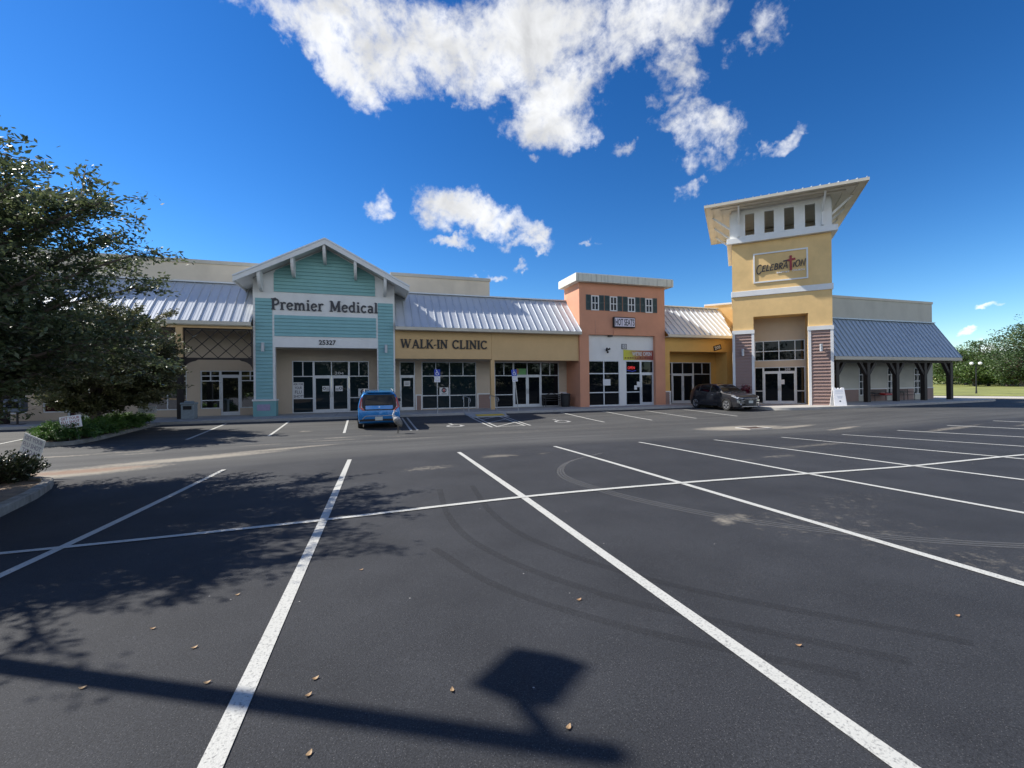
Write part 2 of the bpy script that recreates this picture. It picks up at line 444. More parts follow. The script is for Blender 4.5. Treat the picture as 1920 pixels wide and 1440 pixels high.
def asphalt_mat():
    m, nt, p = new_mat('asphalt')
    N, L = nt.nodes, nt.links
    geo = N.new('ShaderNodeNewGeometry'); pos = geo.outputs['Position']
    def attr(n):
        a = N.new('ShaderNodeAttribute'); a.attribute_name = n; return a.outputs['Fac']
    def noise(scale, detail=4, vec=pos, rough=.6):
        n = N.new('ShaderNodeTexNoise'); n.inputs['Scale'].default_value = scale; n.inputs['Detail'].default_value = detail
        n.inputs['Roughness'].default_value = rough
        L.new(vec, n.inputs['Vector']); return n.outputs['Fac']
    def mr(v, a, b, c=0., d=1.):
        n = N.new('ShaderNodeMapRange'); n.inputs['From Min'].default_value = a; n.inputs['From Max'].default_value = b
        n.inputs['To Min'].default_value = c; n.inputs['To Max'].default_value = d; L.new(v, n.inputs['Value']); return n.outputs['Result']
    def mul(a, b):
        n = N.new('ShaderNodeMath'); n.operation = 'MULTIPLY'
        for i, q in enumerate((a, b)):
            if isinstance(q, float): n.inputs[i].default_value = q
            else: L.new(q, n.inputs[i])
        return n.outputs[0]
    def mix(f, a, b, bt='MIX'):
        n = N.new('ShaderNodeMix'); n.data_type = 'RGBA'; n.blend_type = bt
        if isinstance(f, float): n.inputs['Factor'].default_value = f
        else: L.new(f, n.inputs['Factor'])
        for k, q in (('A', a), ('B', b)):
            if isinstance(q, tuple): n.inputs[k].default_value = (*q, 1)
            else: L.new(q, n.inputs[k])
        return n.outputs['Result']
    fine = noise(110, 3, pos, .75)
    mid = noise(1.1, 5)
    patch = noise(.22, 4)
    new = mix(mr(mid, .3, .7), (.0200, .0215, .0250), (.0320, .0340, .0385))
    mp = N.new('ShaderNodeMapping'); mp.inputs['Scale'].default_value = (.16, 1.5, 1)
    L.new(pos, mp.inputs['Vector'])
    tracks = noise(1.0, 6, mp.outputs['Vector'])
    old = mix(mr(tracks, .35, .72), (.045, .046, .0465), (.084, .084, .081))
    col = mix(attr('aisle'), new, old)
    # stone flecks
    vo = N.new('ShaderNodeTexVoronoi'); vo.inputs['Scale'].default_value = 80; L.new(pos, vo.inputs['Vector'])
    fl = mr(vo.outputs['Distance'], .22, .08)
    col = mix(mul(fl, .75), col, (.13, .13, .128))
    col = mix(1.0, col, mr(fine, .32, .68, .45, 1.55), 'MULTIPLY')
    col = mix(1.0, col, mr(patch, .3, .7, .86, 1.14), 'MULTIPLY')
    # crumbs of grit
    v2 = N.new('ShaderNodeTexVoronoi'); v2.inputs['Scale'].default_value = 6.0; L.new(pos, v2.inputs['Vector'])
    sep = N.new('ShaderNodeSeparateColor'); L.new(v2.outputs['Color'], sep.inputs['Color'])
    grit = mul(mr(v2.outputs['Distance'], .045, .03), mr(sep.outputs['Red'], .66, .68))
    col = mix(grit, col, (.34, .33, .31))
    # sand drifts with broken edges
    sn = noise(9.0, 9, pos, .8)
    s0 = N.new('ShaderNodeMath'); s0.operation = 'ADD'
    L.new(attr('sand'), s0.inputs[0]); L.new(mr(sn, 0, 1, -.95, .75), s0.inputs[1])
    col = mix(mul(mul(mr(s0.outputs[0], .12, .75), .85), mr(attr('sand'), 0, .12)), col, (.30, .27, .215))
    r0 = N.new('ShaderNodeMath'); r0.operation = 'ADD'
    L.new(attr('redsoil'), r0.inputs[0]); L.new(mr(noise(5.0, 8, pos, .75), 0, 1, -.9, .6), r0.inputs[1])
    col = mix(mul(mul(mr(r0.outputs[0], .05, .9), mr(attr('redsoil'), 0, .3)), .8), col, (.20, .105, .06))
    L.new(col, p.inputs['Base Color'])
    p.inputs['Roughness'].default_value = .82
    p.inputs['Specular IOR Level'].default_value = .35
    b = N.new('ShaderNodeBump'); b.inputs['Strength'].default_value = .55; b.inputs['Distance'].default_value = .010
    L.new(fine, b.inputs['Height']); L.new(b.outputs['Normal'], p.inputs['Normal'])
    return m
M['asphalt'] = asphalt_mat()
me.materials.append(M['asphalt'])
o = bpy.data.objects.new('parking_lot', me); COL.objects.link(o); tag(o, 'dark asphalt parking lot', 'parking lot', kind='structure')

# painted lines
def paint_mat(name, c, wear):
    m, nt, p = new_mat(name)
    N, L = nt.nodes, nt.links
    geo = N.new('ShaderNodeNewGeometry')
    def noise(s, d):
        n = N.new('ShaderNodeTexNoise'); n.inputs['Scale'].default_value = s; n.inputs['Detail'].default_value = d
        n.inputs['Roughness'].default_value = .7
        L.new(geo.outputs['Position'], n.inputs['Vector']); return n.outputs['Fac']
    mr = N.new('ShaderNodeMapRange'); mr.inputs['From Min'].default_value = wear; mr.inputs['From Max'].default_value = wear + .12
    L.new(noise(60, 8), mr.inputs['Value'])
    m2 = N.new('ShaderNodeMix'); m2.data_type = 'RGBA'
    L.new(noise(2.0, 4), m2.inputs['Factor'])
    m2.inputs['A'].default_value = (c[0] * .86, c[1] * .86, c[2] * .84, 1); m2.inputs['B'].default_value = (*c, 1)
    mx = N.new('ShaderNodeMix'); mx.data_type = 'RGBA'
    mx.inputs['A'].default_value = (.21, .21, .20, 1); L.new(m2.outputs['Result'], mx.inputs['B'])
    L.new(mr.outputs['Result'], mx.inputs['Factor'])
    L.new(mx.outputs['Result'], p.inputs['Base Color'])
    p.inputs['Roughness'].default_value = .75
    b = N.new('ShaderNodeBump'); b.inputs['Strength'].default_value = .4; b.inputs['Distance'].default_value = .006
    L.new(noise(120, 2), b.inputs['Height']); L.new(b.outputs['Normal'], p.inputs['Normal'])
    return m
M['line'] = paint_mat('white_line_paint', (.50, .50, .465), .36)
M['line_old'] = paint_mat('worn_line_paint', (.45, .45, .43), .42)

def strip(mb, pts, w, dz=.006, m=0, step=.16):
    """flat ribbon that follows the ground"""
    P = [np.array(p, float) for p in pts]
    out = [P[0]]
    for a, b in zip(P[:-1], P[1:]):
        n = max(1, int(np.hypot(*(b - a)) / step))
        out += [a + (b - a) * k / n for k in range(1, n + 1)]
    vs = []
    for i, p in enumerate(out):
        d = out[min(i + 1, len(out) - 1)] - out[max(i - 1, 0)]
        d = d / max(1e-9, np.hypot(*d))
        nrm = np.array([-d[1], d[0]]) * w / 2 * (1 + .05 * math.sin(i * 12.9898 + p[0] * 7.1 + p[1] * 3.3))
        for q in (p + nrm, p - nrm):
            vs.append((q[0], q[1], g(q[0], q[1]) + dz))
    mb.add(vs, [(2 * i, 2 * i + 1, 2 * i + 3, 2 * i + 2) for i in range(len(out) - 1)], m)

sa = -.027
def st(u, v):
    return (u * math.cos(sa) - v * math.sin(sa), u * math.sin(sa) + v * math.cos(sa))
mb = MB()
X0, YS, BL, BW = -3.4423, 6.2861, 5.5617, 2.74
for k in range(0, 15):
    strip(mb, [st(X0 + BW * k, YS + BL), st(X0 + BW * k, YS - BL - .3)], .105)
strip(mb, [st(-1.25 + X0, YS), st(X0 + BW * 14.5, YS)], .10, .010)
mb.build('parking_line', M['line'], label='long white bay lines on the near parking lot', kind='structure')
mb = MB()
for x in (-12.1, -6.3, -3.6, -.85, 11.12, 13.87, 16.62, 19.36):
    strip(mb, [(x, 24.55), (x + .02, 19.45)], .10)
for x in (1.86, 2.12, 5.42, 5.68, 7.0, 7.26):
    strip(mb, [(x, 24.1 if x > 5 else 24.5), (x - .02, 19.35)], .09)
strip(mb, [(5.68, 19.4), (7.0, 19.4)], .09, .010)
for y in (19.5, 21.0, 22.4):
    strip(mb, [(5.70, y), (7.0, y + 1.35)], .09, .010)
strip(mb, [(43.5, 17.6), (46.5, 17.6)], .3)
mb.build('bay_line', M['line'], label='white bay lines and access hatching in front of the shops', kind='structure')

# faded wheelchair symbols on the bays
mb = MB()
def ground_wheelchair(cx, cy, s):
    strip(mb, [(cx + s * (.30 * math.cos(a)), cy + s * (-.2 + .30 * math.sin(a))) for a in np.linspace(R(100), R(380), 14)], .11 * s, step=9)
    strip(mb, [(cx - .05 * s, cy + .48 * s), (cx - .02 * s, cy + .1 * s), (cx + .25 * s, cy + .08 * s), (cx + .38 * s, cy - .32 * s)], .11 * s, .009, step=9)
    strip(mb, [(cx - .12 * s, cy + .6 * s), (cx + .04 * s, cy + .6 * s)], .15 * s, .009, step=9)
    strip(mb, [(cx - .03 * s, cy + .3 * s), (cx + .22 * s, cy + .3 * s)], .09 * s, .012, step=9)
ground_wheelchair(3.9, 20.6, 1.1)
ground_wheelchair(9.3, 20.6, 1.1)
mb.build('pavement_marking', M['line_old'], label='worn wheelchair symbols painted on the accessible bays', kind='structure')

# tyre marks
def mark_mat(name, c, a):
    m, nt, p = new_mat(name)
    N, L = nt.nodes, nt.links
    p.inputs['Base Color'].default_value = (*c, 1); p.inputs['Roughness'].default_value = .8
    geo = N.new('ShaderNodeNewGeometry')
    n = N.new('ShaderNodeTexNoise'); n.inputs['Scale'].default_value = 38; n.inputs['Detail'].default_value = 8; n.inputs['Roughness'].default_value = .8
    L.new(geo.outputs['Position'], n.inputs['Vector'])
    mr = N.new('ShaderNodeMapRange'); mr.inputs['From Min'].default_value = .25; mr.inputs['From Max'].default_value = .8
    mr.inputs['To Max'].default_value = a
    L.new(n.outputs['Fac'], mr.inputs['Value']); L.new(mr.outputs['Result'], p.inputs['Alpha'])
    return m
M['mark_dark'] = mark_mat('dark_tyre_mark', (.016, .016, .017), .38)
M['mark_light'] = mark_mat('dusty_tyre_mark', (.16, .16, .155), .75)
def smooth(pts, n=8):
    P = [np.array(p, float) for p in pts]
    P = [2 * P[0] - P[1]] + P + [2 * P[-1] - P[-2]]
    o = []
    for i in range(1, len(P) - 2):
        for k in range(n):
            t = k / n
            a, b, c, d = P[i - 1], P[i], P[i + 1], P[i + 2]
            o.append(.5 * ((2 * b) + (c - a) * t + (2 * a - 5 * b + 4 * c - d) * t * t + (-a + 3 * b - 3 * c + d) * t ** 3))
    return o + [P[-2]]
mb = MB()
for off in (0, .55):
    strip(mb, smooth([(1.15 + off, 7.4), (1.0 + off, 5.6), (1.15 + off, 4.3), (1.75 + off, 3.0), (2.9 + off, 1.7)]), .09, .004)
strip(mb, smooth([(.65, 4.6), (1.0, 3.5), (1.6, 2.6), (2.5, 1.7)]), .08, .004)
mb.build('tyre_mark', M['mark_dark'], label='dark curved tyre marks on the near asphalt', kind='structure')
mb = MB()
base = [(5.6, 9.9), (4.2, 8.9), (3.45, 7.6), (3.45, 6.3), (3.75, 5.1), (4.4, 3.9), (5.6, 2.8), (7.4, 1.9)]
for off in (-.07, 0, .07):
    strip(mb, smooth([(x + off, y + off * .5) for x, y in base]), .035, .004)
mb.build('dusty_tyre_track', M['mark_light'], label='pale dusty tyre track curving across the bays', kind='structure')

# ------------------------------------------------------------------ pavement in front of the shops
def concrete_mat():
    m, nt, p = new_mat('sidewalk_concrete')
    N, L = nt.nodes, nt.links
    geo = N.new('ShaderNodeNewGeometry'); pos = geo.outputs['Position']
    n = N.new('ShaderNodeTexNoise'); n.inputs['Scale'].default_value = 1.5; n.inputs['Detail'].default_value = 8; L.new(pos, n.inputs['Vector'])
    cr = N.new('ShaderNodeMapRange'); cr.inputs['From Min'].default_value = .3; cr.inputs['From Max'].default_value = .7
    cr.inputs['To Min'].default_value = .82; cr.inputs['To Max'].default_value = 1.12
    L.new(n.outputs['Fac'], cr.inputs['Value'])
    sp = N.new('ShaderNodeSeparateXYZ'); L.new(pos, sp.inputs[0])
    a = N.new('ShaderNodeMath'); a.operation = 'PINGPONG'; a.inputs[1].default_value = .76; L.new(sp.outputs['X'], a.inputs[0])
    j = N.new('ShaderNodeMapRange'); j.inputs['From Min'].default_value = .008; j.inputs['From Max'].default_value = .02
    j.inputs['To Min'].default_value = .55; j.inputs['To Max'].default_value = 1
    L.new(a.outputs[0], j.inputs['Value'])
    mu = N.new('ShaderNodeMath'); mu.operation = 'MULTIPLY'; L.new(cr.outputs[0], mu.inputs[0]); L.new(j.outputs[0], mu.inputs[1])
    mx = N.new('ShaderNodeMix'); mx.data_type = 'RGBA'; mx.blend_type = 'MULTIPLY'; mx.inputs['Factor'].default_value = 1
    mx.inputs['A'].default_value = (.40, .385, .355, 1); L.new(mu.outputs[0], mx.inputs['B'])
    L.new(mx.outputs['Result'], p.inputs['Base Color']); p.inputs['Roughness'].default_value = .88
    return m
M['concrete'] = concrete_mat()
front = [(-40, 24.95), (-12.2, 24.95), (22.6, 24.95), (23.0, 24.7), (23.2, 24.2), (23.2, 21.4), (23.4, 20.6), (24.1, 20.0), (25.2, 19.75),
         (29, 19.6), (33, 19.85), (40, 20.4), (45.6, 21.0), (46.8, 21.4), (47.4, 22.4), (47.4, 40)]
def inset(pts, d):
    o = []
    P = [np.array(p, float) for p in pts]
    for i, p in enumerate(P):
        t = P[min(i + 1, len(P) - 1)] - P[max(i - 1, 0)]
        t /= np.hypot(*t)
        o.append(tuple(p + np.array([-t[1], t[0]]) * d))
    return o
inner = inset(front, .16)
mb = MB(); mb.prism_z(inner + [(-40, 40)], -.4, .055)
mb.build('sidewalk', M['concrete'], label='concrete sidewalk along the shop fronts', kind='structure')
mb = MB()
n_ = len(front)
vs = [(x, y, -.45) for x, y in front] + [(x + 0, y + 0, .045) for x, y in inset(front, .015)] + [(x, y, .058) for x, y in inset(front, .035)] + [(x, y, .058) for x, y in inner]
fs = []
for i in range(n_ - 1):
    for k in range(3):
        fs.append((k * n_ + i, k * n_ + i + 1, (k + 1) * n_ + i + 1, (k + 1) * n_ + i))
mb.add(vs, fs)
mb.build('kerb', M['concrete_curb'], label='concrete kerb edging the sidewalk', kind='structure', smooth=True)
# ramp down to the hatched bay
t = thing('curb_ramp', 'concrete curb ramp with yellow pad between the two handrails', 'ramp', (6.5, 24.6, -.1))
zr = -.09
mb = MB()
mb.add([(5.75, 25.2, .061), (7.35, 25.2, .061), (7.35, 24.2, -.03), (5.75, 24.2, -.03),
        (5.3, 25.2, .061), (7.8, 25.2, .061), (5.45, 24.2, -.13), (7.65, 24.2, -.13), (5.5, 23.5, -.14), (7.6, 23.5, -.14), (5.75, 23.55, -.09), (7.35, 23.55, -.09),
        (5.3, 25.2, -.3), (7.8, 25.2, -.3), (5.45, 24.2, -.3), (7.65, 24.2, -.3), (5.5, 23.5, -.3), (7.6, 23.5, -.3)],
       [(0, 1, 2, 3), (3, 2, 11, 10), (4, 0, 3, 6), (1, 5, 7, 2), (6, 3, 10, 8), (2, 7, 9, 11), (8, 10, 11, 9), (12, 4, 6, 14), (14, 6, 8, 16), (5, 13, 15, 7), (7, 15, 17, 9), (16, 8, 9, 17)])
mb.build('ramp_slab', M['concrete_curb'], t)
mb = MB()
mb.add([(5.76, 24.19, -.024), (7.34, 24.19, -.024), (7.34, 23.58, -.080), (5.76, 23.58, -.080)], [(0, 1, 2, 3)])
mb.build('tactile_pad', M['yellow'], t)

# ------------------------------------------------------------------ shop-front parts
ALU = M['alu']
def window(par, x0, x1, z0, z1, y, vert=(), horiz=(), glass='glass', name='window', bw=.055, frame=None, fm=None, sub='pane', depth=.05):
    """vert: (x, za, zb); horiz: (z, xa, xb)"""
    mb = MB(frame)
    h = bw / 2
    mb.box(x0, x0 + bw, y - depth, y + .05, z0, z1); mb.box(x1 - bw, x1, y - depth, y + .05, z0, z1)
    mb.box(x0 + bw, x1 - bw, y - depth, y + .05, z1 - bw, z1); mb.box(x0 + bw, x1 - bw, y - depth, y + .05, z0, z0 + bw)
    for v in vert:
        x, a, b = (v, z0 + bw, z1 - bw) if not isinstance(v, tuple) else v
        mb.box(x - h, x + h, y - depth + .004, y + .04, a, b)
    for v in horiz:
        z, a, b = (v, x0 + bw, x1 - bw) if not isinstance(v, tuple) else v
        mb.box(a, b, y - depth + .002, y + .045, z - h, z + h)
    f = mb.build(name, fm or ALU, par)
    gl = MB(frame); gl.box(x0 + .02, x1 - .02, y, y + .02, z0 + .02, z1 - .02)
    gl.build(sub, M[glass], f)
    return f

def door(par, x0, x1, z0, z1, y, glass='glass', hinge='r', frame=None):
    mb = MB(frame)
    s_, tp, bt = .10, .12, .20
    mb.box(x0, x0 + s_, y - .045, y + .035, z0, z1); mb.box(x1 - s_, x1, y - .045, y + .035, z0, z1)
    mb.box(x0 + s_, x1 - s_, y - .045, y + .035, z1 - tp, z1); mb.box(x0 + s_, x1 - s_, y - .045, y + .035, z0, z0 + bt)
    f = mb.build('door', ALU, par)
    gl = MB(frame); gl.box(x0 + s_ - .01, x1 - s_ + .01, y - .01, y + .01, z0 + bt - .01, z1 - tp + .01)
    gl.build('pane', M[glass], f)
    hx = x0 + .05 if hinge == 'r' else x1 - .05
    hb = MB(frame)
    hb.tube([(hx, y - .045, z0 + .92), (hx, y - .11, z0 + .95), (hx, y - .11, z0 + 1.22), (hx, y - .045, z0 + 1.25)], .013, 6)
    hb.build('handle', M['steel'], f)
    return f

def metal_roof(par, x0, x1, ye, ze, yr, zr, x0r=None, x1r=None, minor=True, name='roof', mt=None, frame=None):
    x0r = x0 if x0r is None else x0r; x1r = x1 if x1r is None else x1r
    mb = MB(frame)
    d = Vector((0, yr - ye, zr - ze)).normalized()
    nrm = Vector((0, -d.z, d.y))
    th = nrm * .05
    A = [Vector((x0, ye, ze)), Vector((x1, ye, ze)), Vector((x1r, yr, zr)), Vector((x0r, yr, zr))]
    mb.add([*A, *[p - th for p in A]], [(0, 1, 2, 3), (7, 6, 5, 4), (0, 4, 5, 1), (1, 5, 6, 2), (2, 6, 7, 3), (3, 7, 4, 0)])
    n = int((max(x1, x1r) - min(x0, x0r)) / .4572)
    xa = min(x0, x0r)
    for i in range(n + 1):
        x = xa + .12 + i * .4572
        def lim(x):
            ta, tb = 0, 1
            if x > x1 and x1r > x1: ta = (x - x1) / (x1r - x1)
            if x > x1r and x1r < x1: tb = (x1 - x) / (x1 - x1r)
            if x > max(x1, x1r) - .01: return None
            return ta, tb
        r = lim(x)
        if r and r[1] - r[0] > .05:
            p = Vector((x, ye, ze)).lerp(Vector((x, yr, zr)), r[0]); q = Vector((x, ye, ze)).lerp(Vector((x, yr, zr)), r[1])
            mb.bar(p + nrm * .027, q + nrm * .027, .028, .056, nrm)
        if minor:
            for k in (1, 2):
                xm = x + k * .1524
                r = lim(xm)
                if r and r[1] - r[0] > .05:
                    p = Vector((xm, ye, ze)).lerp(Vector((xm, yr, zr)), r[0]); q = Vector((xm, ye, ze)).lerp(Vector((xm, yr, zr)), r[1])
                    mb.bar(p + nrm * .003, q + nrm * .003, .03, .012, nrm)
    # ridge flashing
    mb.box(x0r, x1r, yr - .16, yr + .06, zr + .0, zr + .075)
    return mb.build(name, mt or M['metal_roof'], par)

# ---- text
_txt_cache = {}
def text_geo(s, bold=0.0):
    key = (s, bold)
    if key in _txt_cache: return _txt_cache[key]
    cu = bpy.data.curves.new('t', 'FONT'); cu.body = s; cu.size = 1; cu.extrude = .5; cu.offset = bold; cu.resolution_u = 3
    ob = bpy.data.objects.new('t', cu); COL.objects.link(ob)
    bpy.context.view_layer.update()
    me_ = bpy.data.meshes.new_from_object(ob.evaluated_get(bpy.context.evaluated_depsgraph_get()))
    V = np.array([v.co[:] for v in me_.vertices]); F = [tuple(p.vertices) for p in me_.polygons]
    bpy.data.objects.remove(ob); bpy.data.curves.remove(cu); bpy.data.meshes.remove(me_)
    V[:, 0] -= V[:, 0].min(); V[:, 1] -= V[:, 1].min()
    V[:, 0] /= V[:, 0].max(); V[:, 1] /= V[:, 1].max()
    _txt_cache[key] = (V, F)
    return V, F
def text(mb, s, x0, x1, z0, z1, y, dep=.01, bold=0.0, m=0, slant=0.0):
    """fills the rectangle x0..x1, z0..z1, front face at y-dep (faces -y)"""
    V, F = text_geo(s, bold)
    mb.add([(x0 + v[0] * (x1 - x0) + slant * v[1] * (z1 - z0), y - dep / 2 - v[2] * dep, z0 + v[1] * (z1 - z0)) for v in V], F, m)

# ---- stroke lettering (serif and brush)
def arc(cx, cy, rx, ry, a0, a1, n=14):
    return [(cx + rx * math.cos(R(a)), cy + ry * math.sin(R(a))) for a in np.linspace(a0, a1, n)]
T_, t_ = .17, .085
G_ = {
 'P': (.72, [([(.17, .02), (.17, .98)], T_), ([(.10, .93), (.38, .95)] + arc(.38, .70, .25, .25, 90, -90) + [(.17, .45)], .12), ([(0, .035), (.36, .035)], .07), ([(0, .965), (.2, .965)], .07)]),
 'M': (1.08, [([(.17, .02), (.20, .98)], .10), ([(.20, .97), (.53, .10)], T_), ([(.53, .10), (.84, .97)], t_), ([(.87, .98), (.89, .02)], T_), ([(.02, .035), (.32, .035)], .07), ([(.72, .035), (1.05, .035)], .07), ([(.04, .965), (.24, .965)], .07), ([(.82, .965), (1.03, .965)], .07)]),
 'r': (.52, [([(.16, .02), (.16, .66)], .15), ([(.16, .45)] + arc(.36, .48, .18, .17, 150, 40, 8), .11), ([(0, .035), (.34, .035)], .07), ([(.02, .65), (.18, .65)], .07)]),
 'e': (.60, [(arc(.30, .33, .235, .30, 12, 325, 20), .12), ([(.10, .33), (.53, .40)], .08)]),
 'm': (1.06, [([(.15, .02), (.15, .66)], .15), ([(.15, .42)] + arc(.34, .42, .17, .20, 160, 0, 8) + [(.51, .02)], .14), ([(.51, .42)] + arc(.71, .42, .17, .20, 160, 0, 8) + [(.88, .02)], .14), ([(.0, .035), (.28, .035)], .07), ([(.38, .035), (.64, .035)], .07), ([(.76, .035), (1.03, .035)], .07), ([(.02, .65), (.16, .65)], .07)]),
 'i': (.36, [([(.17, .02), (.17, .66)], .15), ([(.01, .035), (.34, .035)], .07), ([(.03, .65), (.18, .65)], .07), ([(.165, .82), (.165, .97)], .15)]),
 'd': (.66, [(arc(.29, .33, .22, .29, 40, 320, 18), .12), ([(.49, .02), (.49, .98)], .14), ([(.36, .965), (.5, .965)], .07), ([(.49, .035), (.63, .035)], .07)]),
 'c': (.56, [(arc(.30, .33, .235, .30, 45, 320, 18), .125)]),
 'a': (.60, [(arc(.27, .19, .18, .16, 60, 420, 16), .11), ([(.08, .55)] + arc(.28, .48, .18, .15, 130, 0, 8) + [(.46, .02)], .13), ([(.45, .035), (.58, .06)], .07)]),
 'l': (.36, [([(.17, .02), (.17, .98)], .15), ([(.0, .035), (.34, .035)], .07), ([(.03, .965), (.18, .965)], .07)]),
 'W': (1.30, [([(.12, .97), (.34, .04)], T_), ([(.34, .04), (.60, .92)], t_), ([(.58, .97), (.84, .04)], T_), ([(.84, .04), (1.14, .97)], t_), ([(-.02, .965), (.28, .965)], .07), ([(.44, .965), (.72, .965)], .07), ([(1.02, .965), (1.26, .965)], .07)]),
 'A': (.98, [([(.16, .02), (.46, .97)], t_), ([(.46, .97), (.80, .02)], T_), ([(.26, .33), (.68, .33)], .08), ([(.02, .035), (.30, .035)], .07), ([(.62, .035), (.98, .035)], .07)]),
 'L': (.74, [([(.19, .02), (.19, .98)], T_), ([(.02, .045), (.56, .045), (.70, .26)], .09), ([(.02, .965), (.36, .965)], .07)]),
 'K': (.92, [([(.19, .02), (.19, .98)], T_), ([(.24, .46), (.72, .96)], .09), ([(.36, .58), (.78, .04)], T_), ([(.02, .035), (.36, .035)], .07), ([(.02, .965), (.36, .965)], .07), ([(.58, .965), (.84, .965)], .07), ([(.62, .035), (.92, .035)], .07)]),
 '-': (.38, [([(.04, .36), (.32, .42)], .11)]),
 'I': (.40, [([(.19, .02), (.19, .98)], T_), ([(.02, .035), (.36, .035)], .07), ([(.02, .965), (.36, .965)], .07)]),
 'N': (.98, [([(.18, .02), (.18, .97)], .09), ([(.18, .96), (.78, .06)], T_), ([(.78, .02), (.78, .97)], .09), ([(.02, .035), (.34, .035)], .07), ([(.02, .965), (.22, .965)], .07), ([(.62, .965), (.94, .965)], .07)]),
 'C': (.88, [(arc(.46, .5, .36, .44, 40, 320, 24), .14), ([(.72, .72), (.76, .96)], .06), ([(.72, .26), (.80, .10)], .06)]),
 ' ': (.34, []),
}
B_ = {
 'C': (.92, [(arc(.50, .52, .42, .50, 60, 330, 22), .15)]),
 'E': (.62, [([(.52, .92), (.14, .86), (.12, .05), (.56, .08)], .14), ([(.14, .50), (.46, .53)], .13)]),
 'L': (.58, [([(.16, .96), (.13, .06), (.54, .10)], .15)]),
 'B': (.66, [([(.14, .95), (.13, .04)], .14), ([(.14, .92)] + arc(.30, .72, .22, .2, 80, -80, 8) + [(.16, .52)] + arc(.32, .28, .26, .24, 80, -80, 8) + [(.13, .05)], .13)]),
 'R': (.68, [([(.14, .95), (.12, .02)], .14), ([(.14, .92)] + arc(.32, .70, .24, .22, 80, -80, 8) + [(.18, .48), (.62, .02)], .14)]),
 'A': (.76, [([(.05, .02), (.40, .97), (.70, .02)], .14), ([(.20, .34), (.58, .36)], .12)]),
 'I': (.28, [([(.14, .70), (.13, .02)], .15)]),
 'O': (.84, [(arc(.42, .5, .33, .44, 0, 360, 24), .14)]),
 'N': (.80, [([(.12, .02), (.14, .92), (.64, .08), (.68, 1.02)], .15)]),
}
def ribbon(mb, pts, w, y, dep, k, m=0):
    """stroke in x,z as a solid ribbon; k staggers overlapping strokes by a millimetre"""
    P = [np.array(p, float) for p in pts]
    L_, R_ = [], []
    for i, p in enumerate(P):
        d0 = P[i] - P[i - 1] if i else P[1] - P[0]
        d1 = P[i + 1] - P[i] if i < len(P) - 1 else d0
        d0 = d0 / max(1e-9, np.hypot(*d0)); d1 = d1 / max(1e-9, np.hypot(*d1))
        d = d0 + d1
        l = np.hypot(*d)
        d = d / l if l > 1e-6 else d1
        nn = np.array([-d[1], d[0]]) * (w / 2) / max(.55, l / 2)
        L_.append(p + nn); R_.append(p - nn)
    n = len(P)
    yf = y - dep - .0012 * k
    vs = [(q[0], yf, q[1]) for q in L_] + [(q[0], yf, q[1]) for q in R_] + [(q[0], y, q[1]) for q in L_] + [(q[0], y, q[1]) for q in R_]
    fs = []
    for i in range(n - 1):
        fs += [(i, n + i, n + i + 1, i + 1), (i, i + 1, 2 * n + i + 1, 2 * n + i), (n + i, 3 * n + i, 3 * n + i + 1, n + i + 1)]
    fs += [(0, 2 * n, 3 * n, n), (n - 1, 2 * n - 1, 4 * n - 1, 3 * n - 1)]
    mb.add(vs, fs, m)
def lettering(mb, s, font, x0, x1, z0, h, y, dep, wmul=1.0, gap=.06, heights=None, rise=0.0, slant=0.0, lift=None):
    tot = sum(font[c][0] + gap for c in s) - gap
    k = (x1 - x0) / tot
    x = x0
    for i, c in enumerate(s):
        wd, strokes = font[c]
        hh = h * (heights[i] if heights else 1)
        zz = z0 + rise * (x - x0) + (lift[i] if lift else 0)
        for j, (pts, w) in enumerate(strokes):
            ribbon(mb, [(x + px * k + slant * pz * hh, zz + pz * hh) for px, pz in pts], w * min(k, h) * wmul, y, dep, j)
        x += (wd + gap) * k

# ------------------------------------------------------------------ shop A : porch with lattice (left)
FL = .055
LX = -37.0
A = thing('shop_building', 'beige shop under a metal awning roof with dark diamond lattice, behind the leafy tree', 'building', (-21, 28, FL))
mbw = MB()
holes, per = [], 6.92
for k in range(4):
    s_ = -k * per
    holes += [(-11.25 + s_, -9.41 + s_, .43, 2.6), (-8.77 + s_, -5.76 + s_ if k == 0 else -5.8 + s_, FL, 2.6)]
mbw.wall(LX, -5.70, FL, 5.0, 29.25, 29.5, holes)
for k in range(4):
    s_ = -k * per
    mbw.box(-8.77 + s_, -7.78 + s_, 29.25, 29.5, FL, .45)
    mbw.box(-6.82 + s_, -5.76 + s_, 29.25, 29.5, FL, .45)
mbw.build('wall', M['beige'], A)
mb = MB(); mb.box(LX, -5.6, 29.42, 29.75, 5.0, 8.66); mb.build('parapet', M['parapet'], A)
mb = MB(); mb.box(LX, -5.6, 29.36, 29.80, 8.66, 8.86); mb.build('parapet_cap', M['fascia'], A)
metal_roof(A, LX, -5.70, 26.78, 5.09, 29.36, 7.56)
mb = MB(); mb.box(LX, -5.70, 26.74, 26.80, 4.90, 5.07); mb.build('fascia', M['fascia'], A)
mb = MB(); mb.box(LX, -5.70, 26.80, 29.25, 4.86, 4.90); mb.build('soffit', M['soffit'], A)
mb = MB(); mb.box(LX, -5.70, 26.93, 27.13, 4.73, 4.86); mb.build('beam', M['tan'], A)
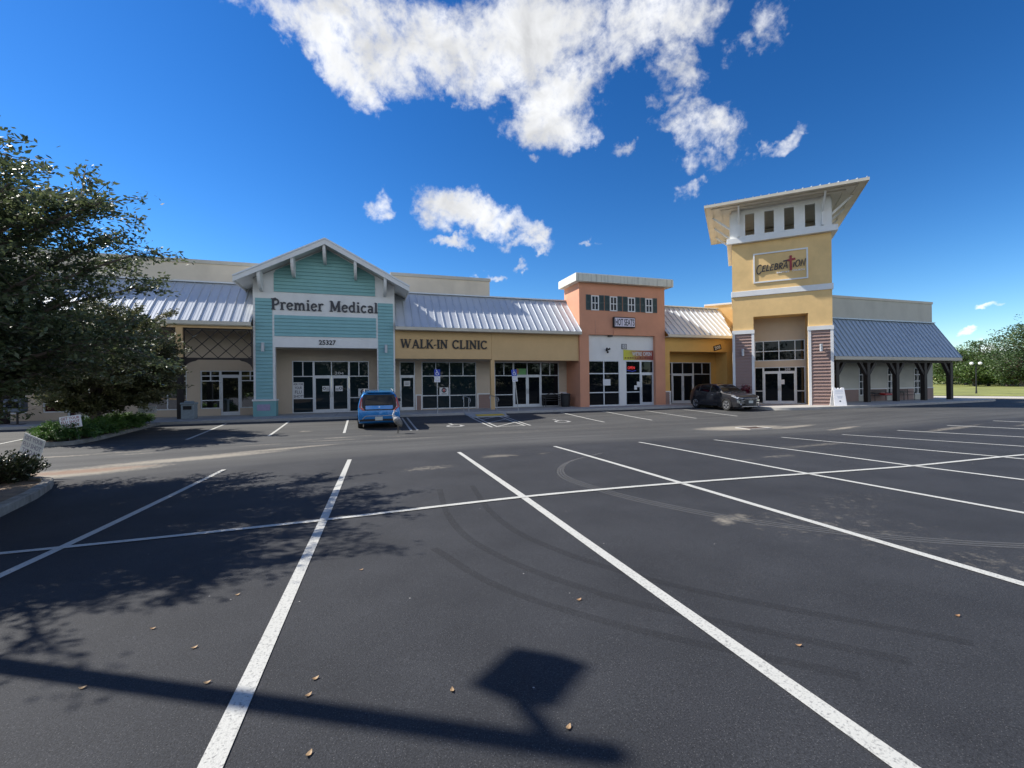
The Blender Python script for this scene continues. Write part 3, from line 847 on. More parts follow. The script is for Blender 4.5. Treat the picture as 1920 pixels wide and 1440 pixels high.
for k in range(4):
    s_ = -k * per
    window(A, -11.25 + s_, -9.41 + s_, .43, 2.6, 29.34, vert=[-10.33 + s_, (-10.79 + s_, 2.05, 2.55), (-9.87 + s_, 2.05, 2.55)], horiz=[2.02, (2.3, -11.2 + s_, -9.46 + s_)], glass='glass_mirror')
    window(A, -8.77 + s_, -7.80 + s_, .45, 2.6, 29.34, vert=[(-8.28 + s_, 2.05, 2.55)], horiz=[2.02, .92, (2.3, -8.72 + s_, -7.85 + s_)], glass='glass_mirror')
    window(A, -6.80 + s_, -5.80 + s_, .45, 2.6, 29.34, vert=[(-6.3 + s_, 2.05, 2.55)], horiz=[2.02, (2.3, -6.75 + s_, -5.85 + s_)], glass='glass_mirror')
    window(A, -7.80 + s_, -6.80 + s_, 2.31, 2.6, 29.34, glass='glass_mirror', name='transom')
    door(A, -7.79 + s_, -6.81 + s_, FL, 2.31, 29.34, 'glass_mirror', 'r')
# porch posts, lattice panels, corner brackets
px_ = [-8.97 - 3.46 * k for k in range(8)]
for x in px_:
    mb = MB(); mb.box(x - .13, x + .13, 26.92, 27.18, FL, 3.2); mb.build('post', M['wood'], A)
    mb = MB(); mb.box(x - .15, x + .15, 26.90, 27.16, 3.2, 4.73); mb.build('post_cladding', M['tan'], A)
ends = [-5.70] + px_
for a, b in zip(ends[:-1], ends[1:]):
    xa, xb = b + .14, (a - .14 if a != -5.70 else a)
    mb = MB()
    z0, z1 = 3.19, 4.73
    mb.box(xa, xb, 27.00, 27.12, 3.09, 3.19)
    mb.box(xa, xa + .05, 27.01, 27.10, z0, z1); mb.box(xb - .05, xb, 27.01, 27.10, z0, z1); mb.box(xa + .05, xb - .05, 27.01, 27.10, z1 - .06, z1)
    sp = .72; hgt = z1 - z0
    for j in range(-4, 8):
        for sg, yy in ((1, 27.03), (-1, 27.07)):
            # diagonal from (x,z0) up at 45 degrees, clipped to the panel
            xs0 = xa + j * sp + (.1 if sg > 0 else .1)
            p, q = (xs0, z0), (xs0 + sg * hgt, z1)
            ts = [0, 1]
            for lim_ in (xa + .03, xb - .03):
                tt = (lim_ - p[0]) / (q[0] - p[0])
                ts.append(tt)
            lo = max(0, min(ts[2:])); hi = min(1, max(ts[2:]))
            if hi - lo > .03:
                P = lambda t: (p[0] + (q[0] - p[0]) * t, yy, p[1] + (q[1] - p[1]) * t)
                mb.bar(P(lo), P(hi), .035, .05, (0, 1, 0))
    mb.build('lattice_panel', M['wood'], A)
    for cx, sg in ((xa, 1), (xb, -1)):
        mb = MB()
        poly = [(cx, 3.09), (cx + sg * .62, 3.09)] + [(cx + sg * (.62 - .62 * math.sin(R(t)) + 0), 3.09 - .06 - .48 * (1 - math.cos(R(t)))) for t in range(10, 91, 10)]
        mb.prism(poly, 27.02, 27.10)
        mb.build('bracket', M['wood'], A)

# ------------------------------------------------------------------ shop B : turquoise gable
B = thing('shop_building', 'turquoise lap-sided shop with white trim under a front gable', 'building', (-2, 28, FL))
xl, xr, xp, zp, sl = -5.69, 1.70, -2.0, 9.42, .523
mb = MB()
mb.prism([(xl, FL), (-4.64, FL), (-4.64, 3.81), (.69, 3.81), (.69, FL), (xr, FL), (xr, zp - sl * (xr - xp)), (xp, zp), (xl, zp - sl * (xp - xl))], 27.2, 27.5)
mb.box(xl, xl + .2, 27.5, 30.5, FL, 7.4); mb.box(xr - .2, xr, 27.5, 30.5, FL, 7.4)
mb.build('wall', M['white'], B)
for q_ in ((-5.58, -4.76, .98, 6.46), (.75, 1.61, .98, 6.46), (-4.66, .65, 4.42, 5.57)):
    mb = MB(); mb.boards(*q_, 27.198); mb.build('siding', M['teal_sky'], B)
mb = MB()
mb.boards(-4.67, .61, 6.84, 9.38, 27.198, clip=lambda z: (max(-4.67, xp - (9.36 - z) / sl), min(.61, xp + (9.36 - z) / sl)))
mb.build('siding', M['teal'], B)
for a, b in ((-5.71, -4.60), (.66, 1.72)):
    mb = MB(); mb.box(a, b, 27.08, 27.72, FL, .88); mb.build('pillar_base', M['teal2'], B)
for a, b in ((-5.75, -4.56), (.62, 1.76)):
    mb = MB(); mb.box(a, b, 27.04, 27.76, .88, .97); mb.build('pillar_cap', M['white'], B)
hl = [(-4.1, .24, FL, 3.18)]
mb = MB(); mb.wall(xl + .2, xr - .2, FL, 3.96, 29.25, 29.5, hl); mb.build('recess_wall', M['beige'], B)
mb = MB(); mb.box(xl + .2, xr - .2, 27.5, 29.25, 3.86, 3.96); mb.build('ceiling', M['soffit'], B)
# glazing
window(B, -4.1, -2.93, FL, 3.18, 29.33, vert=[(-3.52, 2.28, 3.12)], horiz=[2.25, .93], glass='glass_blue')
window(B, -2.93, -.93, 2.25, 3.18, 29.33, vert=[-1.93], glass='glass_blue', name='transom')
window(B, -.93, .24, FL, 3.18, 29.33, vert=[(-.35, 2.28, 3.12)], horiz=[2.25, .93], glass='glass_blue')
door(B, -2.92, -1.935, FL, 2.25, 29.33, 'glass_blue', 'l'); door(B, -1.925, -.94, FL, 2.25, 29.33, 'glass_blue', 'r')
# roof
rf, rb = 26.17, 33.0
mb = MB()
ov = .70
for sg in (-1, 1):
    xe = (xl - ov) if sg < 0 else (xr + .78)
    ze = zp + .20 - sl * abs(xe - xp)
    P = [(xe, ze), (xp, zp + .20), (xp, zp + .28), (xe, ze + .08)]
    mb.prism(P, rf - .03, rb)
    d = Vector((xp - xe, 0, zp + .2 - ze)).normalized(); nn = Vector((-d.z, 0, d.x)) * (1 if d.x > 0 else -1)
    y = rf + .1
    while y < rb:
        a = Vector((xe, y, ze)) + nn * .09; b = Vector((xp, y, zp + .20)) + nn * .09
        mb.bar(a, b, .026, .05, nn); y += .4572
mb.build('roof', M['metal_roof'], B)
mb = MB()
for sg in (-1, 1):
    xe = (xl - ov) if sg < 0 else (xr + .78)
    ze = zp + .195 - sl * abs(xe - xp)
    mb.prism([(xe, ze), (xp, zp + .195), (xp, zp - .07), (xe, ze - .255)], rf, rf + .05)
    mb.box(min(xe, xe - sg * .04), max(xe, xe - sg * .04), rf + .05, rb, ze - .255, ze)
mb.build('rake_board', M['white'], B)
mb = MB()
for sg in (-1, 1):
    xe = (xl - ov) if sg < 0 else (xr + .78)
    ze = zp + .10 - sl * abs(xe - xp)
    mb.prism([(xe - sg * .045, ze), (xp, zp + .10), (xp, zp + .07), (xe - sg * .045, ze - .03)], rf + .055, rb)
mb.build('soffit', M['white'], B)
for x in (-5.24, -3.64, -2.05, -.45, 1.15):
    zt = zp + .06 - sl * abs(x - xp)
    mb = MB()
    arcp = [(27.17 - .85 * math.sin(R(a)) ** 1.0 + .0, zt - .98 + .98 * (1 - math.cos(R(a)))) for a in range(0, 91, 15)]
    mb.prism_x([(27.17, zt)] + [(27.17, zt - .98)] + [(27.05 - .80 * math.sin(R(a)), zt - .98 + .86 * (1 - math.cos(R(a)))) for a in range(0, 91, 15)] + [(26.25, zt)], x - .075, x + .075)
    mb.build('brace', M['white'], B)
# signs on shop B
t = thing('wall_sign', 'dark serif clinic name on the white band of the turquoise gable', 'sign', (-2, 27.19, 5.86))
mb = MB(); lettering(mb, 'Premier', G_, -4.80, -2.17, 5.86, .60, 27.198, .06, 1.25); mb.build('word', M['navy'], t)
mb = MB(); lettering(mb, 'Medical', G_, -1.87, .76, 5.86, .60, 27.198, .06, 1.25); mb.build('word', M['navy'], t)
mb = MB(); text(mb, '25327', -2.43, -1.54, 3.97, 4.24, 27.198, .03, .022)
mb.build('house_number', M['navy'], label='black street number 25327 above the clinic doorway', cat='sign')

# ------------------------------------------------------------------ shop C : tan walk-in clinic
C_ = thing('shop_building', 'long tan shop with black WALK-IN letters under a metal awning roof', 'building', (7.7, 28, FL))
mb = MB()
mb.box(1.70, 7.625, 27.3, 27.6, 3.24, 4.96); mb.box(7.645, 13.74, 27.3, 27.6, 3.18, 4.96); mb.box(7.625, 7.645, 27.32, 27.6, 3.24, 4.96)
mb.box(13.4, 13.74, 27.62, 29.25, 3.24, 3.3)
mb.build('sign_wall', M['tan'], C_)
mb = MB(); mb.box(7.58, 7.82, 27.31, 27.58, FL, 3.18); mb.build('column', M['tan'], C_)
mb = MB(); mb.box(1.70, 13.74, 27.6, 29.25, 3.26, 3.32); mb.build('soffit', M['soffit'], C_)
hl = [(2.10, 3.06, FL, 3.17), (3.48, 7.10, .10, 3.17), (8.37, 13.15, FL, 3.17)]
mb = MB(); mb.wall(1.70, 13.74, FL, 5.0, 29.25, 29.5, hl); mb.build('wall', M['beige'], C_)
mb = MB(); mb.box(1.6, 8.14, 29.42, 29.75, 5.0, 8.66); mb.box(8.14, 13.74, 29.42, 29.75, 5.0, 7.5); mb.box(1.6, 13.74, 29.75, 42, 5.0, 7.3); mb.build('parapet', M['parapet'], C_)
mb = MB(); mb.box(1.6, 8.20, 29.36, 29.80, 8.66, 8.86); mb.build('parapet_cap', M['fascia'], C_)
metal_roof(C_, 1.71, 13.73, 26.78, 5.09, 29.36, 7.56, minor=False)
mb = MB(); mb.box(1.71, 13.73, 26.74, 26.80, 4.90, 5.07); mb.box(1.71, 13.73, 26.80, 27.3, 4.90, 4.94); mb.build('fascia', M['fascia'], C_)
window(C_, 2.10, 3.06, 2.25, 3.17, 29.33, glass='glass_blue', name='transom')
door(C_, 2.11, 3.05, FL, 2.25, 29.33, 'glass_blue', 'r')
window(C_, 3.48, 7.10, .10, 3.17, 29.33, vert=[5.30, (4.40, 2.27, 3.12), (6.2, 2.27, 3.12)], horiz=[2.24, .96], glass='glass_blue')
window(C_, 8.37, 9.74, FL, 3.17, 29.33, vert=[(9.05, 2.27, 3.12)], horiz=[2.24, .93])
window(C_, 9.74, 11.76, 2.24, 3.17, 29.33, vert=[10.75], name='transom')
window(C_, 11.76, 13.15, FL, 3.17, 29.33, vert=[(12.46, 2.27, 3.12)], horiz=[2.24, .93])
door(C_, 9.75, 10.745, FL, 2.24, 29.33, 'glass', 'l'); door(C_, 10.755, 11.75, FL, 2.24, 29.33, 'glass', 'r')
for a, b in ((3.15, 3.42), (7.22, 8.27), (13.24, 13.62)):
    mb = MB(); mb.boards(a, b, FL, .98, 29.248, .14); wn_ = mb.build('wainscot', M['mauve'], C_)
    mb = MB(); mb.box(a - .075, b + .075, 29.20, 29.247, .98, 1.06); mb.box(a - .075, a, 29.205, 29.247, FL, .98); mb.box(b, b + .075, 29.205, 29.247, FL, .98)
    mb.build('trim', M['white'], wn_)
t = thing('wall_sign', 'black serif letters reading WALK-IN CLINIC on the tan wall', 'sign', (4.7, 27.29, 3.86))
mb = MB(); lettering(mb, 'WALK-IN', G_, 2.03, 4.86, 3.86, .54, 27.298, .06, 1.2, gap=.0); mb.build('word', M['black'], t)
mb = MB(); lettering(mb, 'CLINIC', G_, 5.12, 7.36, 3.86, .54, 27.298, .06, 1.2, gap=.03); mb.build('word', M['black'], t)

# ------------------------------------------------------------------ shop D : peach tower shop
D = thing('shop_building', 'peach stucco shop with four shuttered upper windows and a stained white cornice', 'building', (17.1, 28, FL))
dx0, dx1 = 13.75, 20.56
mb = MB()
mb.prism([(dx0, FL), (14.44, FL), (14.44, 4.96), (19.73, 4.96), (19.73, FL), (dx1, FL), (dx1, 8.46), (dx0, 8.46)], 27.15, 27.395)
mb.box(dx0, dx1, 27.395, 29.5, 4.97, 8.46)
mb.box(dx0, 14.3, 27.395, 29.5, FL, 4.97); mb.box(19.86, dx1, 27.395, 29.5, FL, 4.97)
mb.build('wall', M['peach'], D)
mb = MB(); mb.box(dx0 - .40, dx1 + .50, 26.78, 29.62, 8.46, 8.98); mb.build('cornice', M['cornice'], D, bevel=.02)
mb = MB(); mb.box(dx0 - .36, dx1 + .46, 26.82, 29.58, 8.98, 9.02); mb.build('cornice_flashing', M['metal_roof'], D)
mb = MB(); mb.wall(14.3, 19.86, FL, 4.97, 27.40, 27.6, [(14.50, 16.95, .08, 3.22), (17.42, 19.73, FL, 3.22)]); mb.build('recess_wall', M['white'], D)
window(D, 14.50, 16.95, .08, 3.22, 27.45, vert=[15.70], horiz=[2.31, 1.0], glass='glass', bw=.07)
window(D, 17.42, 18.66, FL, 3.22, 27.45, horiz=[2.31, 1.0], glass='glass', bw=.07)
window(D, 18.66, 19.73, 2.31, 3.22, 27.45, glass='glass', name='transom', bw=.07)
door(D, 18.68, 19.71, FL, 2.31, 27.45, 'glass', 'r')
for cx in (14.93, 16.36, 17.79, 19.22):
    f = MB()
    x0, x1, z0, z1, y = cx - .29, cx + .29, 6.60, 7.62, 27.147
    f.box(x0, x0 + .07, y - .05, y, z0, z1); f.box(x1 - .07, x1, y - .05, y, z0, z1)
    f.box(x0 + .07, x1 - .07, y - .05, y, z1 - .07, z1); f.box(x0 + .07, x1 - .07, y - .05, y, z0, z0 + .07)
    f.box(cx - .025, cx + .025, y - .042, y, z0 + .07, z1 - .07); f.box(x0 + .07, cx - .025, y - .04, y, 7.08, 7.13); f.box(cx + .025, x1 - .07, y - .04, y, 7.08, 7.13)
    fo = f.build('window', M['white'], D)
    gl = MB(); gl.box(x0 + .05, x1 - .05, y - .02, y - .005, z0 + .05, z1 - .05); gl.build('pane', M['glass'], fo)
    for a in (cx - .68, cx + .32):
        sh = MB()
        sh.box(a, a + .05, y - .04, y, 6.62, 7.66); sh.box(a + .31, a + .36, y - .04, y, 6.62, 7.66)
        for zz in (6.62, 7.11, 7.60): sh.box(a + .05, a + .31, y - .04, y, zz, zz + .06)
        zz = 6.68
        while zz < 7.59:
            if not 7.05 < zz < 7.17:
                sh.add([(a + .05, y - .035, zz), (a + .31, y - .035, zz), (a + .31, y - .01, zz + .05), (a + .05, y - .01, zz + .05)], [(0, 1, 2, 3)])
            zz += .045
        sh.box(a + .05, a + .31, y - .008, y - .003, 6.68, 7.60)
        sh.build('shutter', M['shutter'], D)
# box sign
t = thing('box_sign', 'white box sign reading HOT SEATS on the peach wall', 'sign', (17.12, 27.1, 5.5))
mb = MB(); mb.box(16.26, 17.98, 26.93, 27.147, 5.47, 6.20); mb.build('casing', M['black'], t, bevel=.05)
mb = MB(); mb.box(16.33, 17.91, 26.915, 26.93, 5.54, 6.13); f_ = mb.build('face', mat('sign_face', (.66, .60, .68), .4, .03, 6), t)
mb = MB(); text(mb, 'HOT', 16.37, 16.98, 5.60, 6.07, 26.914, .004, .018); text(mb, 'SEATS', 17.06, 17.87, 5.60, 6.07, 26.914, .004, .018); mb.build('lettering', M['navy'], f_)
# conduit below the sign
t = thing('wall_conduit', 'thin conduit dropping from the box sign to a small junction box', 'conduit', (16.3, 27.1, 4.9))
mb = MB(); mb.tube([(16.34, 27.13, 5.48), (16.34, 27.13, 4.95)], .02, 6); mb.build('pipe', M['peach'], t)
mb = MB(); mb.box(16.02, 16.30, 27.16, 27.39, 4.86, 4.955); mb.build('junction_box', M['black'], t)
mb = MB(); mb.tube([(14.95, 27.14, 5.95), (14.95, 27.14, 4.97)], .022, 6)
mb.build('vertical_pipe', mat('peach_pipe', (.62, .33, .22), .7), label='painted vertical pipe on the peach wall beside the box sign', cat='pipe')
# banner
t = thing('banner', 'yellow and red banner reading WE\'RE OPEN over the glass door', 'banner', (18.4, 27.37, 3.3))
def banner_mat():
    m, nt, p = new_mat('banner_print')
    N, L = nt.nodes, nt.links
    geo = N.new('ShaderNodeNewGeometry'); sp = N.new('ShaderNodeSeparateXYZ'); L.new(geo.outputs['Position'], sp.inputs[0])
    n = N.new('ShaderNodeTexNoise'); n.inputs['Scale'].default_value = 3; L.new(geo.outputs['Position'], n.inputs['Vector'])
    a = N.new('ShaderNodeMath'); a.operation = 'MULTIPLY_ADD'; a.inputs[1].default_value = 1.2; L.new(n.outputs['Fac'], a.inputs[0]); L.new(sp.outputs['X'], a.inputs[2])
    cr = N.new('ShaderNodeValToRGB'); mr = N.new('ShaderNodeMapRange'); mr.inputs['From Min'].default_value = 17.3; mr.inputs['From Max'].default_value = 20.4
    L.new(a.outputs[0], mr.inputs['Value']); L.new(mr.outputs[0], cr.inputs['Fac'])
    e = cr.color_ramp.elements
    e[0].position = 0; e[0].color = (.42, .36, .10, 1); e[1].position = 1; e[1].color = (.26, .02, .02, 1)
    for ps, c in ((.18, (.58, .56, .04, 1)), (.36, (.50, .46, .06, 1)), (.55, (.40, .17, .06, 1)), (.8, (.36, .12, .07, 1))):
        q = e.new(ps); q.color = c
    L.new(cr.outputs['Color'], p.inputs['Base Color']); p.inputs['Roughness'].default_value = .5
    return m
mb = MB()
n_ = 16
vs = []
for i in range(n_ + 1):
    u = i / n_
    yy = 27.375 - .015 * math.sin(u * 9)
    for zt in (3.26 + .0 * u, 3.98 - .10 * u * (1 - u) - .03 * u):
        vs.append((17.25 + 2.45 * u, yy, zt))
mb.add(vs, [(2 * i, 2 * i + 2, 2 * i + 3, 2 * i + 1) for i in range(n_)])
mb.build('sheet', banner_mat(), t)
mb = MB(); text(mb, "WE'RE OPEN", 17.95, 19.55, 3.56, 3.84, 27.352, .004, .016); mb.build('lettering', M['paper'], t)
mb = MB()
for i in range(11):
    mb.box(17.36 + i * .2, 17.36 + i * .2 + random.uniform(.08, .17), 27.350, 27.354, 3.36, 3.36 + random.uniform(.07, .12))
mb.build('small_print', mat('banner_small_print', (.16, .025, .02), .6), t)
t = thing('number_plate', 'small framed number plate 101 above the banner corner', 'sign', (17.32, 27.37, 4.0))
mb = MB(); mb.box(17.12, 17.52, 27.36, 27.397, 4.02, 4.38); mb.build('plate', M['black'], t)
mb = MB(); mb.box(17.16, 17.48, 27.352, 27.36, 4.06, 4.34); mb.build('face', M['paper'], t)
mb = MB(); text(mb, '101', 17.19, 17.45, 4.10, 4.30, 27.351, .003, .01); mb.build('lettering', M['black'], t)
t = thing('security_camera', 'dark security floodlight on the white wall above the shop window', 'camera', (15.9, 27.3, 3.8))
mb = MB(); mb.box(15.86, 15.98, 27.33, 27.397, 3.86, 4.0); mb.tube([(15.92, 27.33, 3.93), (15.92, 27.22, 3.90)], .03, 8); mb.build('mount', M['trim_black'], t)
mb = MB()
for sx in (-.12, .12): mb.tube([(15.92 + sx * .4, 27.24, 3.95), (15.92 + sx, 27.12, 4.02)], [.05, .07], 10)
mb.build('lamp_head', M['trim_black'], t)
mb = MB(); mb.sphere((15.92, 27.22, 3.78), .075, 8); mb.build('lens_dome', M['black'], t)
t = thing('neon_sign', 'red neon OPEN sign glowing in the shop window', 'sign', (17.95, 27.42, 2.5))
mb = MB(); text(mb, 'OPEN', 17.62, 18.18, 2.61, 2.81, 27.43, .02); mb.build('letter_tube', M['neon'], t)
mb = MB(); mb.tube([(17.55, 27.425, 2.53), (18.0, 27.425, 2.46), (18.3, 27.425, 2.52)], .012, 6); mb.build('underline_tube', M['neon_blue'], t)

# ------------------------------------------------------------------ shop E : mustard link
E = thing('shop_building', 'mustard shop with a deep doorway between the peach shop and the tower', 'building', (23.5, 28, FL))
mb = MB()
mb.prism([(20.57, FL), (21.06, FL), (21.06, 3.90), (26.27, 3.90), (26.27, FL), (26.80, FL), (26.80, 4.96), (20.57, 4.96)], 27.3, 27.6)
mb.box(20.57, 21.0, 27.6, 28.55, FL, 3.95); mb.box(26.32, 26.8, 27.6, 28.55, FL, 3.95)
mb.wall(20.57, 27.2, FL, 3.95, 28.55, 28.8, [(21.95, 25.88, FL, 3.18)])
mb.build('wall', M['mustard'], E)
mb = MB(); mb.box(21.0, 26.32, 27.6, 28.55, 3.93, 4.0); mb.build('ceiling', M['mustard'], E)
mb = MB(); mb.box(20.57, 27.3, 29.42, 29.75, 4.96, 7.5); mb.box(20.57, 27.6, 29.75, 42, 4.9, 7.3); mb.build('rear_wall', M['mustard'], E)
metal_roof(E, 20.57, 26.35, 26.78, 5.09, 29.36, 7.56, x1r=27.55, minor=False)
mb = MB(); mb.box(20.57, 26.3, 26.74, 26.80, 4.90, 5.07); mb.box(20.57, 26.3, 26.80, 27.3, 4.90, 4.94); mb.build('fascia', M['soffit'], E)
window(E, 21.95, 22.24, FL, 3.18, 28.62, horiz=[2.27])
window(E, 22.24, 24.20, 2.27, 3.18, 28.62, vert=[23.22], name='transom')
window(E, 24.20, 25.88, FL, 3.18, 28.62, vert=[(25.05, 2.30, 3.12)], horiz=[2.27])
door(E, 22.25, 23.215, FL, 2.27, 28.62, 'glass', 'l'); door(E, 23.225, 24.19, FL, 2.27, 28.62, 'glass', 'r')
mb = MB(); mb.boards(20.60, 20.98, FL, .95, 27.298, .14); mb.build('wainscot', M['mauve'], E)
mb = MB(); mb.box(20.58, 21.10, 27.24, 27.297, .95, 1.03); mb.box(20.99, 21.07, 27.25, 27.297, FL, .95); mb.build('wainscot_trim', M['white'], E)
t = thing('number_plate', 'crooked black framed number plate on the mustard wall', 'sign', (25.35, 27.28, 4.2))
fr = Matrix.Translation((25.35, 27.29, 4.24)) @ Matrix.Rotation(R(-14), 4, 'Y')
mb = MB(fr); mb.box(-.36, .36, -.03, 0, -.19, .19); mb.build('plate', M['black'], t, bevel=.04)
mb = MB(fr); text(mb, '208', -.27, .27, -.12, .12, -.031, .004, .008); mb.build('lettering', M['paper'], t)

# ------------------------------------------------------------------ shop F : corner tower (turned 45 degrees)
TO = 34.7 * .70710678
FR = Matrix.Translation((TO, TO, 0)) @ Matrix.Rotation(R(-45), 4, 'Z')
F_ = thing('tower_building', 'tall golden corner tower with a flared roof and mauve siding piers', 'building', (TO, TO, FL), R(-45))
def TB(): return MB(FR)
t0, t1, dd = -.28, 5.43, 5.8
mb = TB()
mb.prism([(t0, FL), (.99, FL), (.99, 6.05), (4.13, 6.05), (4.13, FL), (t1, FL), (t1, 11.12), (t0, 11.12)], 0, .5)
mb.box(t0, .95, .5, 1.8, FL, 6.1); mb.box(4.17, t1, .5, 1.8, FL, 6.1)
mb.box(t0, t1, .5, dd, 6.1, 11.12)
mb.box(t0, .6, 2.0, dd, FL, 6.1); mb.box(4.5, t1, 2.0, dd, FL, 6.1)
mb.box(-2.4, t0, 5.25, 5.6, 4.0, 7.86)
mb.build('wall', M['gold'], F_)
mb = TB(); mb.box(-2.4, t0, 5.19, 5.66, 7.86, 8.0)
mb.box(t0 - .07, t1 + .07, -.07, dd + .07, 7.47, 7.85)
mb.build('belt_course', M['white'], F_, bevel=.02)
mb = TB(); mb.wall(t0, t1, FL, 6.12, 1.8, 2.0, [(1.08, 4.13, 3.08, 4.50), (1.06, 4.13, FL, 2.64)]); mb.build('recess_wall', M['beige'], F_)
for a, b in ((t0, .99), (4.13, t1)):
    mb = TB(); mb.boards(a + .13, b - .13, FL, 4.90, -.002, .21, lip=.075); mb.build('siding', M['mauve'], F_)
    mb = TB(); mb.box(a - .03, a + .13, -.085, -.002, FL, 4.90); mb.box(b - .13, b + .03, -.085, -.002, FL, 4.90)
    mb.box(a - .05, b + .05, -.11, -.002, 4.90, 5.16); mb.build('corner_board', M['white'], F_)
# glazing in the recess
window(F_, 1.08, 4.13, 3.08, 4.50, 1.86, vert=[1.64, 2.59, 3.55], horiz=[3.76], frame=FR)
window(F_, 1.06, 1.62, FL, 2.64, 1.86, horiz=[.95], frame=FR)
window(F_, 3.58, 4.13, FL, 2.64, 1.86, horiz=[.95], frame=FR)
window(F_, 1.62, 3.58, 2.29, 2.64, 1.86, vert=[2.60], name='transom', frame=FR)
door(F_, 1.63, 2.595, FL, 2.29, 1.86, 'glass', 'l', FR); door(F_, 2.605, 3.57, FL, 2.29, 1.86, 'glass', 'r', FR)
# cap, belfry, roof
mb = TB(); mb.box(t0 - .30, t1 + .32, -.30, dd + .3, 11.12, 11.50); mb.build('cornice', M['white'], F_, bevel=.02)
mb = TB()
ho = [(.56, 1.12, 11.66, 13.12), (1.72, 2.28, 11.66, 13.12), (2.87, 3.43, 11.66, 13.12), (4.03, 4.59, 11.66, 13.12)]
mb.wall(t0, t1, 11.5, 13.46, 0, .15, ho)
for a in (t0, t1 - .15):
    for i in range(5):
        da, db = .15 + i * 1.14, .15 + i * 1.14 + .62
        mb.box(a, a + .15, da, db, 11.5, 13.46)
    mb.box(a, a + .15, .77, dd - .15, 11.5, 11.66); mb.box(a, a + .15, .77, dd - .15, 13.12, 13.46)
mb.box(t0, t1, dd - .15, dd, 11.5, 13.46)
mb.build('belfry_wall', M['white'], F_)
mb = TB(); mb.box(t0 + .2, t1 - .2, dd - .9, dd - .2, 11.5, 13.4); mb.box(t0 + .2, t1 - .2, .4, .5, 11.5, 11.8); mb.build('belfry_lining', M['soffit'], F_)
ov = 1.64
e0, e1, f0, f1 = t0 - ov, t1 + ov, -ov, dd + ov
ze = 13.62
cx, cy_, zt = (e0 + e1) / 2, (f0 + f1) / 2, 13.62 + 4.5 * .27
mb = TB()
mb.add([(e0, f0, ze), (e1, f0, ze), (e1, f1, ze), (e0, f1, ze), (cx, cy_, zt)], [(0, 1, 4), (1, 2, 4), (2, 3, 4), (3, 0, 4), (3, 2, 1, 0)])
k = e0 + .2
while k < e1:
    h = (min(k - e0, e1 - k)) / (cx - e0)
    mb.bar((k, f0 - .01, ze + .03), (k, f0 + (cy_ - f0) * h, ze + .03 + (zt - ze) * h), .03, .06, (0, -.27, 1)); k += .4572
mb.build('roof', M['metal_roof'], F_)
mb = TB()
for a, b, c, d in ((e0, e1, f0, f0 + .05), (e0, e1, f1 - .05, f1), (e0, e0 + .05, f0 + .05, f1 - .05), (e1 - .05, e1, f0 + .05, f1 - .05)):
    mb.box(a, b, c, d, 13.44, 13.615)
mb.build('fascia', M['fascia'], F_)
mb = TB(); mb.box(e0 + .05, e1 - .05, f0 + .05, f1 - .05, 13.47, 13.52)
for s_ in (.42, .98):
    a, b, c, d = e0 + s_, e1 - s_, f0 + s_, f1 - s_
    mb.box(a, b, c, c + .07, 13.41, 13.47); mb.box(a, b, d - .07, d, 13.41, 13.47); mb.box(a, a + .07, c + .07, d - .07, 13.41, 13.47); mb.box(b - .07, b, c + .07, d - .07, 13.41, 13.47)
mb.build('soffit', M['soffit'], F_)
for tt in (.17, 4.98):
    mb = TB(); mb.box(tt - .07, tt + .07, -.14, -.003, 11.62, 13.45); mb.bar((tt, -.10, 12.5), (tt, -1.2, 13.40), .10, .12, (0, 0, 1)); mb.build('brace', M['white'], F_)
for s_, x in ((-1, t0), (1, t1)):
    for yy in (.5, 2.9, 5.3):
        mb = TB(); mb.box(min(x, x + s_ * .12) + s_ * .002, max(x, x + s_ * .12) + s_ * .002, yy - .06, yy + .06, 11.62, 13.44)
        mb.bar((x + s_ * .1, yy, 12.4), (x + s_ * 1.2, yy, 13.40), .10, .12, (0, 0, 1)); mb.build('brace', M['white'], F_)
# tower sign
SG = thing('tower_sign', 'brush lettering with a red cross inside a thin white frame on the tower', 'sign', tuple(FR @ Vector((2.6, 0, 8.3))), R(-45))
mb = TB()
for a, b, c, d in ((1.02, 4.16, 8.31, 8.40), (1.02, 4.16, 10.23, 10.32), (1.02, 1.11, 8.40, 10.23), (4.07, 4.16, 8.40, 10.23)): mb.box(a, b, -.06, -.002, c, d)
mb.build('frame', M['white'], SG)
mb = TB()
lettering(mb, 'CELEBRA', B_, 1.16, 3.02, 9.03, .44, -.01, .05, 1.02, .05, heights=[1.35, 1, 1, 1, 1, 1, 1.05], rise=.045, slant=.16, lift=[-.12, 0, 0, 0, 0, 0, 0])
lettering(mb, 'ION', B_, 3.30, 3.99, 9.13, .46, -.01, .05, 1.05, .05, rise=.04, slant=.16)
ribbon(mb, [(2.78, 9.60), (3.12, 9.64)], .075, -.01, .05, 3)
mb.build('lettering', M['navy'], SG)
mb = TB()
ribbon(mb, [(3.20, 8.95), (3.20, 9.92)], .13, -.012, .06, 0); ribbon(mb, [(3.02, 9.62), (3.46, 9.68)], .12, -.012, .06, 3)
mb.build('cross', M['darkred'], SG)
mb = TB(); text(mb, 'BAPTIST', 2.40, 3.14, 8.83, 8.93, -.002, .04, .01); text(mb, 'CHURCH', 3.28, 3.96, 8.87, 8.97, -.002, .04, .01)
mb.build('small_lettering', M['plastic_white'], SG)

